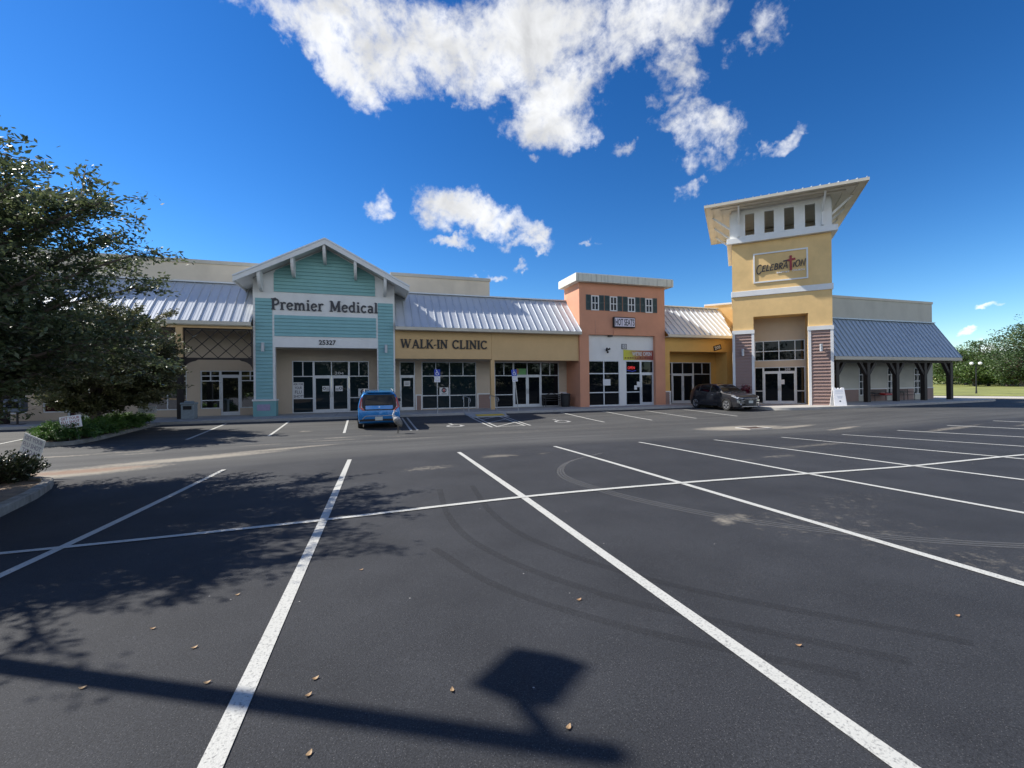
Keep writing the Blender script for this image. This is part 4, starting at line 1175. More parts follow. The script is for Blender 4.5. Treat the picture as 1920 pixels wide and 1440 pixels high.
# ------------------------------------------------------------------ shop G : right wing with timber porch
G = thing('porch_building', 'grey-beige wing with a steep sky-tinted metal porch roof on dark timber posts', 'building', (38, 24, FL))
wx0, wx1 = 31.2, 44.1
wins = [(35.55, 36.45), (38.68, 39.58), (41.78, 42.68)]
mb = MB(); mb.wall(wx0, wx1, FL, 3.3, 24.0, 24.25, [(a, b, .48, 2.58) for a, b in wins]); mb.box(wx0, wx1, 24.25, 40, FL, 6.0); mb.build('wall', M['grey_stucco'], G)
mb = MB(); mb.box(wx0, wx1, 23.99, 24.3, 3.3, 7.78); mb.box(wx1 - .3, wx1, 24.3, 40, 6.0, 7.78); mb.build('parapet', M['grey_stucco'], G)
mb = MB(); mb.box(wx0, wx1 + .05, 23.94, 24.35, 7.78, 7.96); mb.box(wx1 - .35, wx1 + .05, 24.35, 40, 7.78, 7.96); mb.build('parapet_cap', M['fascia'], G)
xs_ = [wx0] + [q for w_ in wins for q in (w_[0] - .07, w_[1] + .07)] + [wx1]
for a, b in zip(xs_[0::2], xs_[1::2]):
    mb = MB(); mb.boards(a, b, FL, .94, 23.998, .15); wn_ = mb.build('wainscot', M['mauve'], G)
    mb = MB(); mb.box(a, b, 23.93, 23.997, .94, 1.02); mb.build('trim', M['white'], wn_)
for a, b in wins:
    window(G, a, b, .48, 2.58, 24.06, vert=[(a + b) / 2], horiz=[1.0, 1.53, 2.05], glass='glass_blue', fm=M['white'], bw=.06, depth=.1)
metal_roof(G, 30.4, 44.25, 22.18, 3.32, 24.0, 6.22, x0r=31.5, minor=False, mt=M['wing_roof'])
mb = MB(); mb.box(30.6, 44.22, 22.14, 22.20, 3.08, 3.30); mb.build('fascia', M['fascia'], G)
mb = MB(); mb.box(30.6, 44.2, 22.20, 24.0, 3.06, 3.10)
mb.add([(44.2, 22.2, 3.1), (44.2, 24.0, 3.1), (44.2, 24.0, 6.1)], [(0, 1, 2)]); mb.build('soffit', M['soffit'], G)
mb = MB(); mb.box(31.2, 43.9, 22.58, 22.82, 2.90, 3.06); mb.build('beam', M['wood'], G)
for x in (31.35, 34.45, 37.53, 40.65, 43.72):
    mb = MB(); mb.box(x - .15, x + .15, 22.55, 22.85, FL, 2.90); mb.build('post', M['wood'], G)
    for s_ in (-1, 1):
        if x == 43.72 and s_ == 1: continue
        mb = MB(); mb.bar((x + s_ * .10, 22.70, 2.02), (x + s_ * .78, 22.70, 2.94), .20, .22, (0, 1, 0)); mb.build('knee_brace', M['wood'], G)

# ------------------------------------------------------------------ wall lamps
def wall_lamp(label, frame):
    o = thing('wall_lamp', label, 'wall lamp', tuple(frame @ Vector((0, 0, 0))), 0, 'cylinder wall lamps on the shop fronts')
    mb = MB(frame); mb.box(-.07, .07, -.05, 0, -.08, .08); mb.tube([(0, -.05, 0), (0, -.14, 0)], .03, 8); mb.build('bracket', M['steel'], o)
    mb = MB(frame); mb.lathe((0, -.19, -.23), [(.075, 0), (.08, .02), (.08, .42), (.085, .43), (.085, .46), (.07, .47)], 16); mb.build('lamp_body', M['alu'], o, smooth=True)
    return o
wall_lamp('cylinder wall lamp on the turquoise pillar beside the lattice porch', Matrix.Translation((-5.2, 27.17, 3.78)))
wall_lamp('cylinder wall lamp on the turquoise pillar beside the tan wall', Matrix.Translation((1.18, 27.17, 3.78)))
wall_lamp('cylinder wall lamp on the shaded mauve pier behind the dark car', FR @ Matrix.Translation((.32, -.03, 3.62)))
wall_lamp('cylinder wall lamp on the sunlit mauve pier above the folding sign', FR @ Matrix.Translation((4.78, -.03, 3.74)))

# ------------------------------------------------------------------ notices
def notice(name, label, x0, x1, z0, z1, y, cat='sign', lines=None, frame=None, m='paper', extra=None):
    o = thing(name, label, cat, tuple((frame or Matrix()) @ Vector(((x0 + x1) / 2, y, z0))))
    mb = MB(frame); mb.box(x0, x1, y - .012, y, z0, z1); mb.build('sheet', M[m], o)
    if lines:
        mb = MB(frame)
        for s_, a, b, c, d in lines:
            if s_: text(mb, s_, x0 + a * (x1 - x0), x0 + b * (x1 - x0), z0 + c * (z1 - z0), z0 + d * (z1 - z0), y - .0125, .003, .008)
            else: mb.box(x0 + a * (x1 - x0), x0 + b * (x1 - x0), y - .0155, y - .0125, z0 + c * (z1 - z0), z0 + d * (z1 - z0))
        mb.build('print', M['navy'], o)
    if extra: extra(o)
    return o
notice('poster', 'window poster reading ASK FOR YOUR FLU SHOT!', -4.06, -3.48, .93, 1.90, 29.275, 'poster',
       [('ASK FOR', .05, .95, .82, .95), ('YOUR', .17, .83, .58, .74), ('FLU', .18, .80, .30, .50), ('SHOT!', .06, .97, .06, .22)])
def ring(cx, cz, r, y, w=.035, mt='navy', nm='emblem'):
    def f(o):
        mb = MB(); ribbon(mb, [(cx + r * math.cos(a), cz + r * math.sin(a)) for a in np.linspace(0, 2 * math.pi, 24)], w, y, .004, 0); mb.build(nm, M[mt], o)
    return f
def mask_emblem(cx, cz, r, y):
    def f(o):
        mb = MB(); ribbon(mb, [(cx + r * math.cos(a), cz + r * math.sin(a)) for a in np.linspace(0, 2 * math.pi, 24)], .07, y, .004, 0); mb.build('ring', M['navy'], o)
        mb = MB(); mb.prism([(cx - .05, cz - .10), (cx + .05, cz - .10), (cx + .06, cz + .02), (cx, cz + .11), (cx - .06, cz + .02)], y - .003, y - .001); mb.build('symbol', M['red'], o)
    return f
notice('window_notice', 'small white notice on the left glass door of the turquoise shop', -2.45, -2.06, 1.34, 1.66, 29.28, lines=[(None, .55, .95, .2, .3), (None, .55, .95, .42, .5), (None, .55, .95, .62, .7)], extra=ring(-2.34, 1.52, .07, 29.267))
notice('window_notice', 'small white notice on the right glass door of the turquoise shop', -1.72, -1.30, 1.34, 1.66, 29.28, lines=[(None, .06, .45, .2, .3), (None, .06, .45, .45, .52)], extra=ring(-1.42, 1.52, .07, 29.267))
notice('window_notice', 'white sheet with a round emblem behind the blue car roof', -.40, .20, .98, 1.48, 29.275, lines=[(None, .2, .8, .12, .2)], extra=mask_emblem(-.10, 1.29, .13, 29.262))
notice('window_notice', 'white sheet with a round emblem in the tan shop window', 4.62, 5.22, .98, 1.48, 29.275, lines=[(None, .2, .8, .12, .2)], extra=mask_emblem(4.92, 1.30, .13, 29.262))
notice('window_notice', 'grey paper hung on the single glass door of the tan shop', 2.36, 2.75, 1.60, 1.93, 29.28, lines=[(None, .2, .8, .3, .38), (None, .2, .8, .55, .63)])
def orange(o):
    mb = MB(); mb.box(9.95, 10.12, 29.262, 29.266, 2.36, 2.70); mb.build('orange_edge', mat('orange_print', (.5, .2, .1), .6), o)
notice('window_notice', 'green poster in the transom over the left glass door', 9.95, 10.66, 2.30, 2.72, 29.28, m='green', extra=orange)
notice('window_notice', 'wide grey paper across the mullion of the peach shop window', 15.62, 16.20, 1.48, 1.92, 27.392)
notice('window_notice', 'white paper low on the pane beside the neon sign', 18.12, 18.34, 1.16, 1.46, 27.41)
notice('window_notice', 'white folded paper higher on the pane beside the door handle', 18.34, 18.58, 1.34, 1.72, 27.405)
notice('window_notice', 'small white notice on the tower glass door', 2.66, 2.90, 1.42, 1.74, 1.81, frame=FR)
notice('wall_notice', 'faded notice board on the turquoise pillar base', -5.52, -4.88, .36, .70, 27.078, lines=None, m='purple_grey')
mb = MB(); text(mb, '204', -1.74, -1.24, 2.36, 2.52, 29.325, .008, .0)
mb.build('door_number', M['paper'], label='white number 204 on the transom over the turquoise shop doors', cat='sign')
mb = TB(); text(mb, '209', 2.92, 3.26, 2.38, 2.54, 1.85, .008, .0)
mb.build('door_number', M['paper'], label='white number 209 on the transom over the tower doors', cat='sign')

# ------------------------------------------------------------------ cars
def pchip(x, y, xq):
    x, y, xq = map(lambda a: np.asarray(a, float), (x, y, xq))
    h = np.diff(x); d = np.diff(y) / h
    m = np.zeros_like(y)
    for i in range(1, len(x) - 1):
        if d[i - 1] * d[i] > 0:
            w1, w2 = 2 * h[i] + h[i - 1], h[i] + 2 * h[i - 1]
            m[i] = (w1 + w2) / (w1 / d[i - 1] + w2 / d[i])
    m[0], m[-1] = d[0], d[-1]
    i = np.clip(np.searchsorted(x, xq) - 1, 0, len(x) - 2)
    t = (xq - x[i]) / h[i]
    return (y[i] * (2 * t**3 - 3 * t**2 + 1) + h[i] * m[i] * (t**3 - 2 * t**2 + t) + y[i + 1] * (3 * t**2 - 2 * t**3) + h[i] * m[i + 1] * (t**3 - t**2))

def wheel(par, frame, cx, cy, r, w, side):
    """tyre and alloy rim turned about the x axis"""
    n = 28
    def turn(mb, prof):
        vs = []; fs = []
        for rr, xx in prof:
            for k in range(n):
                a = 2 * math.pi * k / n
                vs.append((cx + xx * side, cy + rr * math.cos(a), r + rr * math.sin(a)))
        for i in range(len(prof) - 1):
            for k in range(n):
                k2 = (k + 1) % n
                fs.append((i * n + k, i * n + k2, (i + 1) * n + k2, (i + 1) * n + k))
        mb.add(vs, fs)
    ty = MB(frame)
    turn(ty, [(r * .60, -w / 2), (r * .95, -w / 2), (r, -w / 2 + .03), (r, w / 2 - .03), (r * .95, w / 2), (r * .68, w / 2), (r * .66, w / 2 - .03), (r * .60, -w / 2)])
    o = ty.build('wheel', M['tyre'], par, smooth=True)
    rm = MB(frame)
    turn(rm, [(r * .675, w / 2 - .02), (r * .67, w / 2 + .002), (r * .60, w / 2 + .002), (r * .58, w / 2 - .06)])
    xs_ = cx + side * (w / 2 - .015)
    for k in range(5):
        a = 2 * math.pi * k / 5 + .3
        for da in (-.16, .16):
            p = (xs_, cy + r * .14 * math.cos(a), r + r * .14 * math.sin(a)); q = (xs_, cy + r * .63 * math.cos(a + da), r + r * .63 * math.sin(a + da))
            rm.bar(p, q, .045, .03, (1, 0, 0))
    rm.tube([(xs_ - side * .03, cy, r), (xs_ + side * .02, cy, r)], r * .17, 14)
    rm.build('rim', M['rim'], o)
    bk = MB(frame)
    bk.tube([(cx + side * (w / 2 - .09), cy, r), (cx + side * (w / 2 - .07), cy, r)], r * .60, 20)
    bk.build('brake_disc', M['trim_black'], o)

def car_body(par, frame, S, paint, side_win, screen, rear_win, wheels, wr):
    """S: dict of stations y, top, belt, hw, bot ; splits a lofted skin into body and glass"""
    ys_ = np.unique(np.r_[np.linspace(S['y'][0], S['y'][-1], 90), S['y']])
    top, belt, hw, bot = (pchip(S['y'], S[k], ys_) for k in ('top', 'belt', 'hw', 'bot'))
    def ring(i):
        zt, zb, h, b = top[i], min(belt[i], top[i] - .015), hw[i], bot[i]
        gh = max(0.0, zt - zb)
        k = min(1, gh / .45)
        P = [(0, b), (h * .86, b), (h * .965, b + .10), (h, b + .45 * (zb - b)), (h * .995, zb - .22 * (zb - b)), (h * .965, zb),
             (h * (.965 - .085 * k), zb + .5 * gh), (h * (.955 - .20 * k), zb + gh * .90), (h * (.80 - .18 * k), zt - .012), (0, zt + .018)]
        return P
    sub = 4
    rows = []
    for i in range(len(ys_)):
        P = [np.array(p) for p in ring(i)]
        Q = [P[0] * [-1, 1] * 0 + P[0]] + P + [np.array([-P[-1][0], P[-1][1]])]
        pts = []
        for j in range(len(P) - 1):
            a = P[j - 1] if j > 0 else P[0]; b_ = P[j]; c = P[j + 1]; d = P[j + 2] if j + 2 < len(P) else np.array([-P[-2][0], P[-2][1]])
            for s_ in range(sub):
                t = s_ / sub
                q = .5 * ((2 * b_) + (c - a) * t + (2 * a - 5 * b_ + 4 * c - d) * t * t + (-a + 3 * b_ - 3 * c + d) * t ** 3)
                if j in (0,): q = b_ + (c - b_) * t
                pts.append(q)
        pts.append(P[-1])
        rows.append(pts)
    nr = len(rows[0])
    vs = []
    for i, pts in enumerate(rows):
        for sgn in (1, -1):
            for p in pts: vs.append((sgn * p[0], ys_[i], p[1]))
    body, sg, fs_, rw = [], [], [], []
    for i in range(len(ys_) - 1):
        ym = (ys_[i] + ys_[i + 1]) / 2
        gh = top[i] - belt[i]
        for s_ in range(2):
            for j in range(nr - 1):
                v = (j + .5) / sub
                a = i * 2 * nr + s_ * nr + j; b_ = a + 2 * nr
                f = (a, a + 1, b_ + 1, b_)
                pj = rows[i][j]
                x, z = pj[0], pj[1]
                tgt = body
                if 5.2 < v < 7.0 and gh > .22 and any(a_ < ym < c_ for a_, c_ in side_win): tgt = sg
                elif v > 7.6 and screen[0] < ym < screen[1]: tgt = fs_
                elif v > 7.6 and rear_win and rear_win[0] < ym < rear_win[1]: tgt = rw
                elif v < 4.2 and v > .9:
                    for wy in wheels:
                        if (ym - wy) ** 2 + (z - wr) ** 2 < (wr + .055) ** 2: tgt = None
                if tgt is not None: tgt.append(f)
    for i, rev in ((0, 1), (len(ys_) - 1, 0)):
        a = [i * 2 * nr + j for j in range(nr)]; b_ = [i * 2 * nr + nr + j for j in range(nr - 2, 0, -1)]
        body.append(tuple(a + b_))
    def emit(name, fl, m, parent):
        used = sorted({q for f in fl for q in f}); mp = {q: k for k, q in enumerate(used)}
        mb = MB(frame); mb.add([vs[q] for q in used], [tuple(mp[q] for q in f) for f in fl])
        return mb.build(name, m, parent, smooth=True)
    emit('body', body, paint, par)
    for sgn in (1, -1):
        q_ = [f for f in sg if vs[f[0]][0] * sgn > 0]
        if q_: emit('side_window', q_, M['glass'], par)
    if fs_: emit('windscreen', fs_, M['glass'], par)
    if rw: emit('rear_window', rw, M['glass'], par)
    # dark underbody and wheel wells
    mb = MB(frame); mb.box(-.70, .70, S['y'][0] + .3, S['y'][-1] - .3, .20, .55)
    mb.build('underbody', M['black'], par)
    mb = MB(frame)
    for wy in wheels:
        for s_ in (-1, 1):
            pts = [(wy + (wr + .075) * math.cos(a), wr + (wr + .075) * math.sin(a)) for a in np.linspace(-.25, math.pi + .25, 18)]
            pin = [(wy + (wr + .025) * math.cos(a), wr + (wr + .025) * math.sin(a)) for a in np.linspace(-.25, math.pi + .25, 18)]
            h = .905 * s_
            n = 18
            v0 = [(h, y, z) for y, z in pts] + [(h, y, z) for y, z in pin] + [(h - .22 * s_, y, z) for y, z in pin]
            mb.add(v0, [(k, k + 1, n + k + 1, n + k) for k in range(n - 1)] + [(n + k, n + k + 1, 2 * n + k + 1, 2 * n + k) for k in range(n - 1)])
    mb.build('wheel_arch', M['trim_black'], par)
    for wy in wheels:
        for s_ in (-1, 1): wheel(par, frame, s_ * .79, wy, wr, .21, s_)

def plate3(mb, P, d, th=.02, m=0):
    """solid plate from a 3D outline pushed along d"""
    P = [Vector(p) for p in P]; d = Vector(d).normalized() * th
    n = len(P)
    mb.add([p for p in P] + [p + d for p in P], [tuple(range(n)), tuple(range(2 * n - 1, n - 1, -1))] + [(i, n + i, n + (i + 1) % n, (i + 1) % n) for i in range(n)], m)

# dark crossover, nose towards the camera
gx, gy_ = 21.86, 21.0
zf, zb_ = g(gx, 21.9), g(gx, 24.7)
tilt = math.atan2(zb_ - zf, 2.67)
SV = thing('parked_car', 'dark charcoal crossover parked nose out beside the tower', 'car', (gx, gy_, g(gx, 21.0)), 0)
W[SV] = Matrix.Translation((gx, gy_, zf - .95 * math.tan(tilt))) @ Matrix.Rotation(tilt, 4, 'X')
SV.location = W[SV].translation; SV.rotation_euler = (tilt, 0, 0)
fr = W[SV]
S1 = dict(y=[0, .07, .25, .6, 1.05, 1.25, 1.65, 2.0, 2.4, 3.0, 3.55, 3.9, 4.15, 4.28],
          top=[.66, .80, .92, 1.00, 1.06, 1.12, 1.40, 1.57, 1.62, 1.62, 1.57, 1.42, 1.12, .80],
          belt=[.64, .76, .87, .94, .985, 1.0, 1.01, 1.02, 1.035, 1.06, 1.09, 1.08, 1.0, .76],
          hw=[.66, .78, .85, .885, .90, .90, .90, .90, .90, .90, .895, .87, .82, .76],
          bot=[.30, .25, .23, .22, .22, .22, .22, .22, .22, .22, .22, .25, .32, .38])
car_body(SV, fr, S1, M['car_dark'], [(1.42, 2.28), (2.36, 3.22), (3.30, 3.72)], (1.16, 1.92), (3.66, 4.08), (.92, 3.59), .345)
for s_ in (-1, 1):
    mb = MB(fr)
    plate3(mb, [(s_ * .50, -.005, .80), (s_ * .74, .07, .83), (s_ * .85, .26, .885), (s_ * .885, .52, .925), (s_ * .885, .50, .87), (s_ * .80, .14, .75), (s_ * .52, -.01, .74)], (s_ * .4, -1, .2), .025)
    mb.build('headlight', M['lens'], SV)
    mb = MB(fr)
    plate3(mb, [(s_ * .42, -.035, .66), (s_ * .78, .06, .68), (s_ * .84, .16, .64), (s_ * .83, .16, .50), (s_ * .74, .05, .47), (s_ * .42, -.035, .49), (s_ * .42, -.035, .52), (s_ * .70, .035, .53), (s_ * .72, .04, .60), (s_ * .42, -.035, .62)], (s_ * .3, -1, 0), .03)
    mb.build('bumper_trim', M['chrome'], SV)
    mb = MB(fr); mb.sphere((s_ * .66, .02, .42), .05, 8); mb.build('fog_lamp', M['lens'], SV)
    mb = MB(fr); mb.obox((s_ * .99, 1.42, 1.06), (.10, 0, 0), (0, .07, .01), (0, 0, .07)); mb.bar((s_ * .88, 1.42, 1.02), (s_ * .95, 1.42, 1.04), .05, .04)
    mb.build('mirror', M['car_dark'], SV, bevel=.02)
    mb = MB(fr); mb.obox((s_ * .905, 2.6, .34), (.012, 0, 0), (0, 1.0, 0), (0, 0, .06)); mb.build('sill', M['trim_black'], SV)
    mb = MB(fr)
    for y in (2.05, 3.0): mb.obox((s_ * .908, y, .93), (.012, 0, 0), (0, .09, 0), (0, 0, .014))
    mb.build('door_handle', M['chrome'], SV)
mb = MB(fr); plate3(mb, [(-.44, -.03, .78), (.44, -.03, .78), (.40, -.045, .36), (-.40, -.045, .36)], (0, -1, 0), .02); mb.build('grille', M['trim_black'], SV)
mb = MB(fr)
mb.bar((-.46, -.05, .755), (.46, -.05, .755), .02, .025); mb.bar((-.42, -.055, .70), (.42, -.055, .70), .012, .012)
for a in (0, 120, 240): mb.bar((0, -.07, .735), (.05 * math.sin(R(a)), -.07, .735 + .05 * math.cos(R(a))), .03, .012, (0, 1, 0))
mb.build('grille_bar', M['chrome'], SV)
mb = MB(fr); mb.obox((.02, -.065, .56), (.16, 0, 0), (0, .008, 0), (0, 0, .08)); mb.build('licence_plate', M['plate'], SV)
mb = MB(fr); mb.obox((0, .01, .275), (.60, 0, 0), (0, .05, 0), (0, 0, .02)); mb.build('skid_plate', M['chrome'], SV, bevel=.01)
mb = MB(fr)
for x in (-.35, .15): mb.bar((x, 1.10, 1.085), (x + .45, 1.30, 1.17), .018, .018)
mb.build('wiper', M['trim_black'], SV)

# bright blue hatchback, tail towards the camera
bx, by = .58, 20.30
za, zc = g(bx, 21.1), g(bx, 23.7)
tilt = math.atan2(zc - za, 2.57)
KB = thing('parked_car', 'bright blue boxy hatchback parked nose in by the turquoise shop', 'car', (bx, by, g(bx, by)))
W[KB] = Matrix.Translation((bx, by + 4.14 * math.cos(tilt), za + 3.3 * math.tan(tilt))) @ Matrix.Rotation(tilt, 4, 'X') @ Matrix.Rotation(math.pi, 4, 'Z')
KB.matrix_world = W[KB]
KB.location = W[KB].translation; KB.rotation_euler = W[KB].to_euler()
fr = W[KB]
S2 = dict(y=[0, .06, .2, .6, .95, 1.15, 1.55, 1.9, 2.4, 3.2, 3.70, 3.90, 3.99, 4.06, 4.12, 4.14],
          top=[.66, .82, .94, 1.02, 1.06, 1.13, 1.45, 1.59, 1.63, 1.63, 1.60, 1.55, 1.30, 1.06, .80, .62],
          belt=[.64, .78, .9, .96, 1.0, 1.02, 1.04, 1.05, 1.07, 1.10, 1.12, 1.12, 1.08, 1.0, .77, .60],
          hw=[.62, .76, .84, .88, .895, .90, .90, .90, .90, .90, .895, .885, .88, .875, .87, .85],
          bot=[.30, .26, .23, .22, .22, .22, .22, .22, .22, .22, .22, .23, .25, .28, .31, .34])
car_body(KB, fr, S2, M['car_blue'], [(1.35, 2.2), (2.28, 3.1), (3.18, 3.6)], (1.06, 1.82), None, (.80, 3.37), .335)
zy = lambda z: float(np.interp(z, [.34, .62, .80, 1.06, 1.30, 1.55], [4.12, 4.14, 4.12, 4.06, 3.99, 3.90]))
def rplate(poly, off, th, name, mt, parent=KB):
    mb = MB(fr); plate3(mb, [(x, zy(z) + off, z) for x, z in poly], (0, 1, .15), th); return mb.build(name, mt, parent)
rplate([(-.70, .83), (.70, .83), (.74, .95), (.735, 1.06), (.70, 1.30), (.64, 1.50), (-.64, 1.50), (-.70, 1.30), (-.735, 1.06), (-.74, .95)], .004, .012, 'tailgate_surround', M['trim_black'])
rplate([(-.60, 1.08), (.60, 1.08), (.57, 1.30), (.52, 1.455), (-.52, 1.455), (-.57, 1.30)], .018, .010, 'rear_window', M['glass'])
rplate([(-.55, .88), (.55, .88), (.57, .92), (.57, 1.035), (-.57, 1.035), (-.57, .92)], .018, .014, 'tailgate_panel', M['car_blue'])
rplate([(-.03, .965), (.03, .965), (.03, .985), (-.03, .985)], .034, .006, 'badge', M['chrome'])
for s_ in (-1, 1):
    rplate([(s_ * .60, .83), (s_ * .70, .845), (s_ * .845, .98), (s_ * .83, 1.06), (s_ * .78, 1.30), (s_ * .735, 1.40), (s_ * .70, 1.40), (s_ * .70, 1.30), (s_ * .705, 1.06), (s_ * .70, .98)], .02, .03, 'tail_light', M['tail'])
    rplate([(s_ * .71, .95), (s_ * .76, .96), (s_ * .755, 1.06), (s_ * .725, 1.22), (s_ * .715, 1.22), (s_ * .73, 1.06)], .052, .006, 'reversing_lens', M['lens'])
    mb = MB(fr); mb.obox((s_ * 1.0, 1.32, 1.08), (.11, 0, 0), (0, .07, 0), (0, 0, .075)); mb.bar((s_ * .88, 1.32, 1.04), (s_ * .95, 1.32, 1.06), .05, .04); mb.build('mirror', M['trim_black'], KB, bevel=.02)
    mb = MB(fr); mb.tube([(s_ * .60, 1.95, 1.60), (s_ * .615, 2.1, 1.665), (s_ * .62, 3.3, 1.665), (s_ * .60, 3.55, 1.62)], .018, 6); mb.build('roof_rail', M['steel'], KB)
    mb = MB(fr); mb.obox((s_ * .905, 2.4, .34), (.012, 0, 0), (0, .95, 0), (0, 0, .06)); mb.build('sill', M['trim_black'], KB)
rplate([(-.80, .36), (.80, .36), (.84, .44), (.62, .46), (-.62, .46), (-.84, .44)], .006, .02, 'bumper_lower', M['trim_black'])
mb = MB(fr)
tp = [(-.86, .38), (-.74, .43), (-.66, .50), (-.60, .575), (-.52, .60), (.52, .60), (.60, .575), (.66, .50), (.74, .43), (.86, .38)]
for (a, c), (b_, d) in zip(tp[:-1], tp[1:]): mb.bar((a, zy(c) + .012, c), (b_, zy(d) + .012, d), .022, .022, (0, 1, 0))
mb.build('bumper_trim', M['chrome'], KB)
mb = MB(fr); mb.obox((.02, 4.155, .48), (.155, 0, 0), (0, .01, 0), (0, 0, .08)); pl = mb.build('licence_plate', M['plate'], KB)
mb = MB(fr); mb.obox((0, 3.93, 1.60), (.58, 0, 0), (0, .10, .01), (0, 0, .018)); mb.build('spoiler', M['car_blue'], KB, bevel=.01)
mb = MB(fr); mb.tube([(0, 3.75, 1.63), (0, 3.86, 1.78)], .008, 5); mb.build('antenna', M['black'], KB)
mb = MB(fr); mb.bar((.02, 3.99, 1.13), (.40, 4.02, 1.12), .016, .016); mb.build('wiper', M['trim_black'], KB)

# ------------------------------------------------------------------ crane standing behind the blue car
cz = g(1.21, 18.55)
def crane():
    bm = bmesh.new()
    mb = MB()
    # body from breast (left) to bustle (right), neck in an S, small head and bill
    mb.tube([(-.115, .0, .70), (-.095, 0, .655), (-.05, -.005, .59), (.02, -.015, .51), (.085, -.03, .43), (.13, -.04, .36), (.155, -.045, .30), (.165, -.045, .26)],
            [.035, .075, .125, .148, .135, .10, .055, .02], 14)
    mb.tube([(-.085, .0, .63), (-.125, .0, .70), (-.15, .0, .755), (-.135, .0, .81), (-.105, .0, .855), (-.10, .0, .895), (-.10, -.005, .915)],
            [.08, .055, .040, .032, .028, .029, .026], 12)
    mb.sphere((-.092, -.01, .918), .040, 10)
    mb.tube([(-.075, -.02, .915), (-.03, -.05, .895), (.03, -.085, .865)], [.020, .013, .004], 8)
    for y, fx in ((-.045, .03), (.045, -.02)):
        mb.tube([(.03, y, .50), (.035, y, .42), (.045 + fx, y, .235), (.03 + fx, y, .03), (.03 + fx, y, .012)], [.05, .026, .017, .014, .014], 8)
        for a in (-150, 180, 150, 0):
            L_ = .085 if a else .04
            mb.tube([(.03 + fx, y, .014), (.03 + fx + L_ * math.cos(R(a)), y + L_ * math.sin(R(a)), .006)], [.009, .004], 6)
    me_ = bpy.data.meshes.new('crane_bird'); me_.from_pydata([tuple(p) for p in mb.v], [], mb.f)
    o = bpy.data.objects.new('crane_bird', me_); COL.objects.link(o)
    rmd = o.modifiers.new('r', 'REMESH'); rmd.mode = 'VOXEL'; rmd.voxel_size = .008; rmd.use_smooth_shade = True
    sm = o.modifiers.new('s', 'SMOOTH'); sm.iterations = 2; sm.factor = .4
    bpy.context.view_layer.update()
    m2 = bpy.data.meshes.new_from_object(o.evaluated_get(bpy.context.evaluated_depsgraph_get()))
    o.modifiers.clear(); o.data = m2; m2.name = 'crane_bird'
    m, nt, p = new_mat('crane_plumage')
    N, L = nt.nodes, nt.links
    tc = N.new('ShaderNodeTexCoord'); sp = N.new('ShaderNodeSeparateXYZ'); L.new(tc.outputs['Object'], sp.inputs[0])
    cr = N.new('ShaderNodeValToRGB'); L.new(sp.outputs['Z'], cr.inputs['Fac'])
    e = cr.color_ramp.elements
    e[0].position = 0; e[0].color = (.05, .048, .045, 1); e[1].position = 1; e[1].color = (.55, .02, .02, 1)
    for ps, c in ((.24, (.06, .055, .05, 1)), (.30, (.16, .15, .135, 1)), (.56, (.20, .19, .17, 1)), (.66, (.50, .50, .49, 1)), (.92, (.70, .70, .68, 1)), (.945, (.55, .10, .08, 1))):
        q = e.new(ps); q.color = c
    n = N.new('ShaderNodeTexNoise'); n.inputs['Scale'].default_value = 24; n.inputs['Detail'].default_value = 4; L.new(tc.outputs['Object'], n.inputs['Vector'])
    mr = N.new('ShaderNodeMapRange'); mr.inputs['From Min'].default_value = .35; mr.inputs['From Max'].default_value = .65; mr.inputs['To Min'].default_value = .65; mr.inputs['To Max'].default_value = 1.3
    L.new(n.outputs['Fac'], mr.inputs['Value'])
    mx = N.new('ShaderNodeMix'); mx.data_type = 'RGBA'; mx.blend_type = 'MULTIPLY'; mx.inputs['Factor'].default_value = 1
    L.new(cr.outputs['Color'], mx.inputs['A']); L.new(mr.outputs[0], mx.inputs['B']); L.new(mx.outputs['Result'], p.inputs['Base Color'])
    p.inputs['Roughness'].default_value = .7
    m2.materials.append(m)
    m2.polygons.foreach_set('use_smooth', [True] * len(m2.polygons))
    o.location = (1.21, 18.55, cz); o.rotation_euler = (0, 0, R(-8))
    W[o] = Matrix.Translation((1.21, 18.55, cz))
    return tag(o, 'tall grey and white crane standing behind the blue car', 'bird')
crane()

